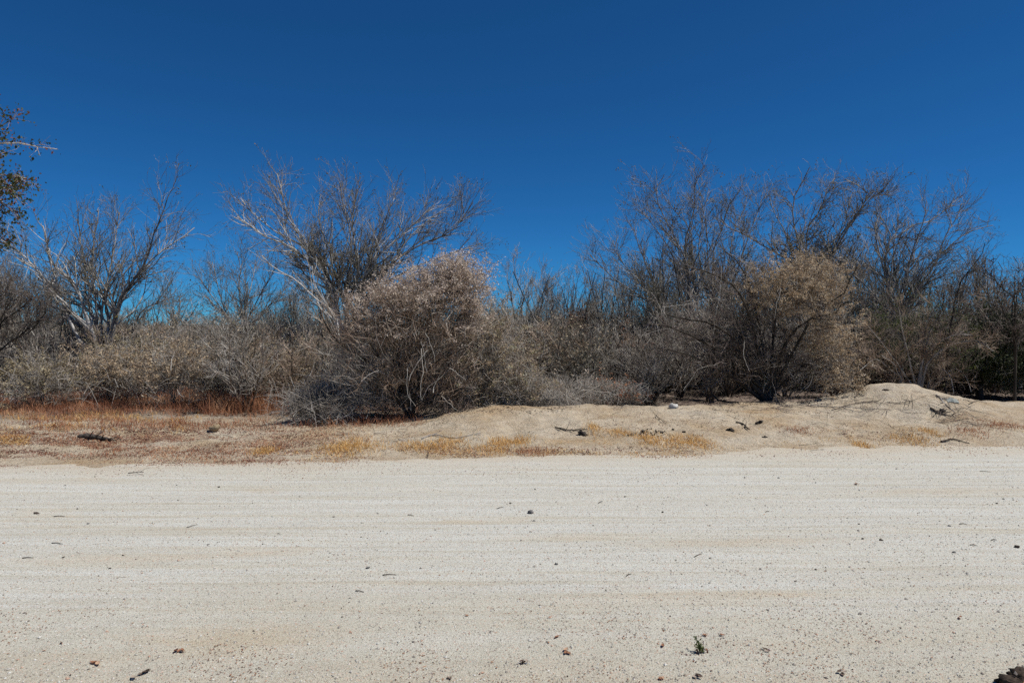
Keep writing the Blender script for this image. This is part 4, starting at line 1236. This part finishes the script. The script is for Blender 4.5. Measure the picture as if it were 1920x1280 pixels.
# thin dark stalks standing in front of the left shrubs
for k, (pts, lab) in enumerate([([(92, 757), (90, 710), (82, 670), (76, 640)], 'dark leafless stalk standing in front of the olive-gold shrub at far left'),
                                ([(414, 770), (412, 735), (416, 700)], 'dark thin stalk rising from the red grass left of the grey brush heap'),
                                ([(484, 735), (474, 718), (462, 690)], 'leaning thin stalk just left of the grey brush heap')]):
    g = gpt(pts[0][0], pts[0][1])
    P = resample(limb(pts[1:], g[1], g[1] - .1, g), 8)
    root = empty('dry_stalk', g, lab, 'stalk', 'thin dark stalks')
    R = np.geomspace(.008, .003, 8)
    a = Acc(); tubes(a, P[None], R[None], 5); a.build('stem', M['dark_bark'], root)
    P1, R1 = grow(r, P[None], R[None], 8, .3, 3, .6, .3, 1, .15, .3, .6, .003)
    a = Acc(); tubes(a, P1, R1, 3); a.build('twigs', M['dark_twigs'], root)

# ------------------------------------------------------------------ litter on the bank
a = Acc()


def leaves_on(acc, p, size, lift=0.006, flat=0.75, aspect=0.5):
    p = p.copy(); p[:, 2] += lift
    flakes(acc, r, p, size, aspect, 0.35, flat)


def off(f):
    return lambda x, y: f(x, y) * sst(-0.35, 0.25, y - edge(x))


leaves_on(a, patch(60000, -130, 700, 780, 892, off(clump(.30, 84, 0.8, 2.8))), 0.022)
leaves_on(a, patch(16000, -130, 560, 780, 870, off(clump(.2, 98, 2, 4))), 0.022)
leaves_on(a, patch(5000, 560, 1340, 836, 862, clump(.40, 85, 0.9, 3.0)), 0.026)
leaves_on(a, patch(5000, -30, 1340, 795, 860, clump(.55, 86)), 0.028)
leaves_on(a, patch(9000, 1100, 2030, 760, 860, clump(.50, 87)), 0.024)
leaves_on(a, patch(6000, -30, 1950, 835, 900, clump(.45, 88)), 0.016)
tag(a.build('leaf_litter', M['litter'], origin=(0, 0, 0)), 'small red brown dry leaves strewn over the bank and road edge', 'leaf litter', kind='stuff')
a = Acc()
leaves_on(a, patch(3000, 540, 900, 766, 802), 0.02)
leaves_on(a, patch(6000, 860, 1640, 748, 775, clump(.45, 89)), 0.03)
leaves_on(a, patch(3000, 1790, 1930, 728, 752), 0.04)
leaves_on(a, patch(9000, 700, 2000, 765, 850, clump(.50, 90)), 0.018)
q = patch(900, -20, 1930, 765, 850, clump(.48, 92))
dd = nrm(np.stack([r.normal(size=len(q)), r.normal(size=len(q)) * .7, np.abs(r.normal(size=len(q))) * .15], 1))
ll = r.uniform(.05, .3, len(q))[:, None]
q1 = q + dd * ll * .5; q1[:, 2] = np.maximum(q1[:, 2], hz(q1[:, 0], q1[:, 1])) + .01
q2 = q + dd * ll; q2[:, 2] = np.maximum(q2[:, 2], hz(q2[:, 0], q2[:, 1])) + .008
tubes(a, np.stack([q + (0, 0, .006), q1, q2], 1), np.full((len(q), 3), .0035) * np.array([1, .9, .5]), 3)
tag(a.build('twig_litter', M['dark_litter'], origin=(0, 0, 0)), 'dark twigs and leaf scraps scattered over the bank sand', 'twig litter', kind='stuff')
a = Acc()
n = 9000
yy = r.uniform(14.5, 30, n); xx = r.uniform(-.8, .8, n) * yy
yy = np.maximum(yy, edge(xx) + 4.0)
leaves_on(a, np.stack([xx, yy, hz(xx, yy)], 1), 0.07)
tag(a.build('thicket_litter', M['dark_litter'], origin=(0, 0, 0)), 'dark leaf litter on the soil under the thicket', 'leaf litter', kind='stuff')

# ------------------------------------------------------------------ gravel on the road
n = 34000
yy = 3.4 + 6.8 * r.uniform(0, 1, n) ** 1.9
xx = r.uniform(-.8, .8, n) * yy
sz = r.gamma(3.0, 0.0011, n) + 0.0012
octv = np.array([(1, 0, 0), (0, 1, 0), (-1, 0, 0), (0, -1, 0), (0, 0, .7), (0, 0, -.7)], float)
octf = np.array([(0, 1, 4), (1, 2, 4), (2, 3, 4), (3, 0, 4), (1, 0, 5), (2, 1, 5), (3, 2, 5), (0, 3, 5)])
az = r.uniform(0, 6.283, n)
V = octv[None] * r.uniform(.6, 1.4, (n, 6, 1)) * sz[:, None, None]
V = np.stack([V[..., 0] * np.cos(az)[:, None] - V[..., 1] * np.sin(az)[:, None], V[..., 0] * np.sin(az)[:, None] + V[..., 1] * np.cos(az)[:, None], V[..., 2]], -1)
V += np.stack([xx, yy, hroad(xx, yy) + sz * .25], -1)[:, None]
a = Acc(); a.add(V, (np.arange(n)[:, None, None] * 6 + octf[None]).reshape(-1, 3))
tag(a.build('road_pebbles', M['pebbles'], origin=(0, 0, 0), smooth=False), 'fine mixed pebbles lying loose on the gravel road', 'gravel', kind='stuff')
a = Acc()
q = patch(7000, -30, 1950, 1110, 1310, clump(.42, 93, 1.8, 2.2))
leaves_on(a, q, 0.013, 0.004, 0.85, 0.45)
q = patch(1500, -30, 1950, 880, 1120, clump(.5, 94, .6, 2.5))
leaves_on(a, q, 0.014, 0.003)
tag(a.build('leaf_scraps', M['road_leaf'], origin=(0, 0, 0)), 'tiny scraps of brown leaf mixed into the road gravel', 'leaf litter', kind='stuff')


def dry_leaf(px, py, size, label, group=None, mat='road_leaf', curl=0.35, n=1, az=None, name='dry_leaf', cat='leaf'):
    """A curled dry leaf: blade with a folded midrib and a stalk, or a crumpled cluster of n."""
    size *= 0.8
    g = gpt(px, py)
    a = Acc()
    for k in range(n):
        z = r.uniform(0, 6.283) if az is None else az
        c, s = math.cos(z), math.sin(z)
        t = np.linspace(0, 1, 7)
        w = np.sin(np.pi * t ** .8) * size * .27
        x = (t - .5) * size; lift = curl * size * (t - .5) ** 2 * 2.2 + 0.004 + r.uniform(0, .3) * size * (k > 0)
        mid = np.stack([x, 0 * x, lift], 1)
        L = mid + np.stack([0 * x, w, w * curl * 1.4], 1); Rr = mid + np.stack([0 * x, -w, w * curl * 1.1], 1)
        V = np.concatenate([mid, L, Rr]); off = r.normal(size=2) * size * .35 * (k > 0)
        V = np.stack([V[:, 0] * c - V[:, 1] * s + off[0], V[:, 0] * s + V[:, 1] * c + off[1], V[:, 2]], 1)
        F = [(i, i + 1, 8 + i, 7 + i) for i in range(6)] + [(i + 1, i, 14 + i, 15 + i) for i in range(6)]
        a.add(V + g, np.array(F))
        st = np.array([[-.5 * size, 0, lift[0]], [-.62 * size, .03 * size, .004], [-.78 * size, .05 * size, .003]])
        st = np.stack([st[:, 0] * c - st[:, 1] * s + off[0], st[:, 0] * s + st[:, 1] * c + off[1], st[:, 2]], 1)
        tubes(a, (st + g)[None], np.array([[.0014, .0012, .0008]]), 3)
    o = a.build(name, M[mat], origin=g)
    return tag(o, label, cat, group)


for px, py, s, n, mt, lab in [
        (1605, 908, .075, 2, 'road_leaf', 'pink brown curled leaf lying alone far out on the right of the road'),
        (115, 1207, .035, 1, 'dark_litter', 'small dark leaf standing on edge at lower left of the road'),
        (335, 1222, .05, 4, 'road_leaf', 'brown crumpled leaf clump left of the ochre stain'),
        (265, 1266, .06, 4, 'dark_litter', 'dark red crumpled leaf clump at the bottom edge left of centre'),
        (180, 1245, .06, 3, 'road_leaf', 'brown curled leaf clump at the lower left corner'),
        (1043, 1195, .045, 2, 'road_leaf', 'red brown leaf just above the bottom centre of the road'),
        (1066, 1226, .055, 3, 'road_leaf', 'orange brown leaf pair below the red brown leaf at bottom centre'),
        (1243, 1212, .045, 2, 'road_leaf', 'orange leaf left of the small green weed'),
        (980, 1244, .045, 4, 'dark_litter', 'dark scrap heap of leaves at bottom centre'),
        (876, 1155, .04, 1, 'road_leaf', 'small red leaf in mid road left of bottom centre'),
        (1322, 1192, .04, 3, 'road_leaf', 'pinkish leaf scraps right above the green weed'),
        (1352, 1191, .04, 2, 'road_leaf', 'reddish leaf right of the pinkish scraps above the weed'),
        (1440, 1221, .045, 3, 'dark_litter', 'brown leaf scraps right of the green weed'),
        (1308, 1268, .045, 4, 'dark_litter', 'dark leaf scraps at the bottom edge below the green weed'),
        (1580, 1266, .05, 3, 'dark_litter', 'dark brown leaf clump at the bottom edge right of the weed'),
        (1384, 1071, .03, 1, 'road_leaf', 'tiny bright orange leaf on the pale mid road at right'),
        (1395, 1101, .025, 1, 'road_leaf', 'tiny brown leaf just below the bright orange one'),
        (1240, 1274, .04, 3, 'road_leaf', 'brown scraps at the very bottom edge left of the weed'),
        (1798, 1160, .04, 2, 'road_leaf', 'pink leaf scrap at the right side of the near road'),
        (840, 1272, .035, 3, 'dark_litter', 'dark leaf scraps at the bottom edge left of centre')]:
    dry_leaf(px, py, s, lab, 'dry leaves on the road', mt, n=n)
rr = np.random.default_rng(12)
for k in range(70):
    px = rr.uniform(10, 1910); py = 1090 + 185 * rr.uniform(0, 1) ** .8
    dry_leaf(px, py, rr.uniform(.014, .028), 'tiny brown dry leaf flat on the near road gravel', 'tiny leaves on the near gravel', 'road_leaf' if rr.uniform() < .75 else 'dark_litter')
for k in range(36):
    px = rr.uniform(10, 1910); py = rr.uniform(885, 1080)
    g = gpt(px, py)
    V, F = lump(rr, rr.uniform(.006, .013) * np.array([1.2, 1, .6]), .9, 7)
    tag(Acc().add(V + g + (0, 0, .004), F).build('pebble', M['stone_grey'] if rr.uniform() < .6 else M['deadwood'], origin=g),
        'tiny dark pebble on the pale middle of the road', 'pebble', 'dark pebbles on the road')
for k in range(16):
    px = rr.uniform(10, 1910); py = rr.uniform(880, 1150)
    g = gpt(px, py)
    z = rr.normal() * .5; l = rr.uniform(.05, .13)
    P = g + np.array([[0, 0, .005], [math.cos(z) * l * .5, math.sin(z) * l * .5 + .008, .008], [math.cos(z) * l, math.sin(z) * l, .005]])
    a = Acc(); tubes(a, P[None], np.array([[.004, .0035, .002]]), 5)
    tag(a.build('small_twig', M['deadwood'], origin=g), 'short dark twig lying flat on the pale road', 'twig', 'short twigs on the road')

# ------------------------------------------------------------------ single things on road and bank


def rock(name, label, cat, px, py, size, mat, seed, rough=.35, seg=12, group=None):
    g = gpt(px, py)
    rs = np.random.default_rng(seed)
    V, F = lump(rs, size, rough, seg)
    o = Acc().add(V + g + (0, 0, size[2] * .35), F).build(name, M[mat], origin=g)
    return tag(o, label, cat, group)


rock('stone', 'small dark grey pointed stone alone at the middle of the road', 'stone', 995, 962, (.030, .022, .026), 'stone_grey', 1)
rock('stone', 'small brown stone at the right edge of the mid road', 'stone', 1907, 1026, (.022, .02, .016), 'deadwood', 2)
rock('stone', 'tiny dark stone at the left edge of the mid road', 'stone', 68, 963, (.030, .015, .012), 'deadwood', 3)
rock('stone', 'white rounded rock on the bank crest left of the thorny bush', 'stone', 1263, 764, (.09, .07, .06), 'stone_white', 4, .25, 16)
rock('stone', 'pale tan boulder at the left edge behind the red grass', 'stone', 2, 767, (.22, .14, .09), 'tan_husk', 5, .25, 16)
rock('earth_clod', 'dark clod sitting lowest of the three on the right bank', 'clod', 1370, 808, (.055, .035, .03), 'char', 6, .95, 18)
rock('earth_clod', 'dark clod with torn side sitting highest of the three on the right bank', 'clod', 1424, 793, (.045, .03, .032), 'char', 7, .95, 18)
rock('earth_clod', 'flat dark scrap on the bank between the clods and the road', 'clod', 1436, 820, (.04, .022, .014), 'char', 8, .95, 18)
rock('earth_clod', 'dark clod on the bank right of the charred branch', 'clod', 1182, 817, (.035, .025, .02), 'char', 9, .95, 18)
rock('earth_clod', 'dark scrap of earth near the top of the sand mound', 'clod', 1660, 732, (.07, .03, .02), 'earth', 10, .5)
rock('earth_clod', 'dark clod in the twig heap at the foot of the mound', 'clod', 1767, 772, (.045, .03, .03), 'char', 11, .95, 18)

# bent dead stick between the clods
def stick(label, pts, r0, r1, mat='deadwood', name='dead_branch', cat='branch', forks=0, lift=.02, seed=0, group=None):
    g0 = gpt(*pts[0])
    rs = np.random.default_rng(seed)
    P = np.array([gpt(*q) + (0, 0, lift) for q in pts])
    P = resample(P, 12) if len(pts) > 2 else resample(np.array([P[0], P.mean(0) + (0, 0, .01), P[1]]), 12)
    P = P + np.cumsum(rs.normal(size=P.shape) * .004, axis=0)
    R = np.geomspace(r0, r1, 12)
    root = empty(name, g0, label, cat, group)
    a = Acc(); tubes(a, P[None], R[None], 7); a.build('stem', M[mat], root)
    if forks:
        P1, R1 = grow(rs, P[None], R[None], forks, .25, 4, .8, .1, 1, .2, .12, .6, .003)
        a = Acc(); tubes(a, P1, R1, 4); a.build('side_twigs', M[mat], root)
    return root


stick('dark crooked stick between the two dark clods on the right bank', [(1380, 793), (1393, 797), (1401, 803), (1406, 808)], .016, .011, 'char', forks=3, seed=1)
lg = stick('charred forked branch lying across the centre of the bank', [(1041, 803), (1056, 807), (1075, 809), (1102, 809)], .013, .008, 'char', forks=9, seed=2)
rock('charred_stump', 'black charred stump at the right end of the forked branch on the bank', 'stump', 1093, 815, (.06, .04, .038), 'char', 21, .95, 18)
stick('long thin root trailing over the sand below the pale-topped bush', [(790, 824), (815, 816), (850, 822), (900, 814)], .009, .005, 'grey_bark', forks=8, seed=3)
stick('thin twig arching on the bank right of centre', [(1230, 780), (1234, 785), (1248, 795)], .008, .004, 'deadwood', forks=5, seed=4)
stick('straight grey stick slanting down the right face of the mound', [(1756, 742), (1775, 760), (1790, 772)], .018, .012, 'grey_bark', forks=4, seed=5)
stick('second grey stick lying close beside the slanting one on the mound', [(1765, 748), (1783, 764)], .012, .008, 'grey_bark', forks=3, seed=6)
stick('dark branch lying along the mound foot under the slanting sticks', [(1745, 766), (1770, 778), (1810, 781)], .018, .008, 'deadwood', forks=14, seed=7)
stick('thin curved twig on the left side of the mound', [(1560, 770), (1620, 755), (1690, 757), (1720, 750)], .010, .005, 'deadwood', forks=10, seed=8)
stick('long dry twig on the bank crest below the thorny bush', [(1520, 760), (1580, 766), (1640, 770)], .010, .004, 'grey_bark', forks=14, seed=9)
stick('small twig arching on the pale sand right of the mound', [(1817, 759), (1832, 752), (1850, 756)], .008, .004, 'deadwood', forks=4, seed=10)
stick('rough brown root at the road edge below the right bank', [(1765, 830), (1790, 826), (1820, 832)], .016, .006, 'deadwood', forks=8, seed=11)
stick('short dark stub standing at the road edge below the golden strip', [(802, 860), (801, 855)], .006, .004, 'char', forks=2, seed=12)
stick('thin twig lying at the road edge left of centre', [(240, 890), (265, 889)], .007, .004, 'deadwood', forks=2, seed=13)

for k, (cx_, cy_, n_, wx, wy, lab) in enumerate([(1790, 776, 60, 38, 9, 'heap of dark twigs caught at the right foot of the mound'), (1640, 762, 40, 70, 7, 'thin scatter of twigs across the left foot of the mound'),
                                            (1470, 765, 40, 70, 5, 'thin scatter of dark twigs below the thorny bush on the crest')]):
    c0 = gpt(cx_, cy_); kk = c0[1] / FPX
    q = np.stack([c0[0] + r.normal(size=n_) * wx * kk * .6, c0[1] + r.normal(size=n_) * wy * kk * 4, np.zeros(n_)], 1)
    dd = nrm(np.stack([r.normal(size=n_), r.normal(size=n_) * .5, np.zeros(n_)], 1)) * r.uniform(.1, .5, n_)[:, None]
    Pq = np.stack([q, q + dd * .5 + r.normal(size=(n_, 3)) * .02, q + dd], 1)
    Pq[:, :, 2] = hz(Pq[:, :, 0], Pq[:, :, 1]) + .012 + np.abs(r.normal(size=(n_, 3))) * .02
    a = Acc(); tubes(a, Pq, np.full((n_, 3), .0036) * np.array([1, .9, .5]), 4)
    tag(a.build('twig_scatter', M['dark_twigs'], origin=c0), lab, 'twig scatter', kind='stuff')
# black ash patch
a = Acc(); q = patch(500, 1170, 1320, 798, 820, clump(.4, 97, 2, 3)); q[:, 2] += .008
flakes(a, r, q, .03, .7, .5, .3)
for px, py in ((1205, 810), (1240, 812), (1282, 811), (1262, 806)):
    V, F = lump(r, (.028, .018, .014), .9, 10); a.add(V + gpt(px, py) + (0, 0, .012), F)
o = a.build('ash_patch', M['char'], origin=gpt(1245, 810)); tag(o, 'patch of black ash and charred bits above the broad golden tuft', 'ash patch', kind='stuff')
# half buried black rubbish at the left
g = gpt(172, 824)
root = empty('burnt_log', g, 'black burnt log half buried in dry grass on the left bank', 'log')
P = resample(np.array([gpt(145, 824) + (0, 0, .05), gpt(165, 823) + (0, 0, .055), gpt(190, 826) + (0, 0, .045), gpt(210, 827) + (0, 0, .02)]), 12)
a = Acc(); tubes(a, P[None], np.array([[.012, .04, .034, .05, .036, .046, .026, .042, .03, .034, .02, .008]]), 9); a.build('trunk', M['char'], root)
P1, R1 = grow(r, P[None], np.full((1, 12), .02), 16, .25, 4, .9, .2, 1, .25, .02, .6, .004)
a = Acc(); tubes(a, P1, R1, 4); a.build('branch', M['deadwood'], root)
# tan curled bark husk
g = gpt(405, 808)
a = Acc(); P = resample(np.array([gpt(392, 806) + (0, 0, .05), gpt(402, 808) + (0, 0, .04), gpt(412, 808) + (0, 0, .12)]), 8)
tubes(a, P[None], np.array([[.01, .03, .045, .05, .055, .06, .05, .02]]), 6)
tag(a.build('bark_husk', M['tan_husk'], origin=g), 'curled tan bark husk on the left bank', 'husk')
# faded teal rag on the mound
g = gpt(1785, 752)
a = Acc(); X, Yg = np.meshgrid(np.linspace(-.11, .11, 12), np.linspace(-.07, .07, 9))
Z = hz(g[0] + X, g[1] + Yg) + .012 + .05 * np.abs(fbm(X * 9, Yg * 9, 7, 3)) * (1 - (X / .11) ** 2)
V = np.stack([g[0] + X * (1 + .3 * fbm(X * 6, Yg * 6, 9, 2)), g[1] + Yg, Z], -1).reshape(-1, 3)
i = np.arange(8)[:, None] * 12; j = np.arange(11)[None]
tag(a.add(V, np.stack([i + j, i + j + 1, i + j + 13, i + j + 12], -1).reshape(-1, 4)).build('cloth_rag', M['teal_cloth'], origin=g), 'faded teal rag on the right face of the mound', 'rag')

# green weed in the gravel
g = gpt(1314, 1224)
root = empty('green_weed', g, 'tiny green weed growing out of the gravel near the bottom edge', 'weed')
rs = np.random.default_rng(5)
P = np.array([resample(np.array([g, g + (rs.normal() * .012, rs.normal() * .012, .03), g + (rs.normal() * .03, rs.normal() * .02, .045 + .035 * rs.uniform())]), 5) for k in range(7)])
a = Acc(); tubes(a, P, np.full((7, 5), .0016), 4); a.build('stem', M['green_leaf'], root)
a = Acc(); flakes(a, rs, clusters(rs, P[:, 2:].reshape(-1, 3), 4, .008), .016, .6, .3); a.build('leaves', M['green_leaf'], root)
a = Acc(); flakes(a, rs, clusters(rs, np.array([g + (-.02, -.005, .012), g + (.03, 0, .012), g + (-.005, 0, .02)]), 5, .008), .024, .5, .4); a.build('dry_leaves', M['road_leaf'], root)

# dark earth clod with leaves at the bottom right corner
g = gpt(1922, 1284)
root = empty('earth_clod', g, 'large dark earth clod with leaf bits at the bottom right corner', 'clod')
V, F = lump(np.random.default_rng(8), (.13, .075, .05), .42, 40)
Acc().add(V + g + (.02, 0, .02), F).build('clump', M['earth'], root)
for k in range(16):
    q = V[rs.integers(len(V) // 2)] + g + (.02, -.005, .026)
    a = Acc(); flakes(a, rs, q[None], rs.uniform(.02, .045), .6, .4, .4); a.build('leaf', M['road_leaf'] if k % 3 else M['pink_fluff'], root)
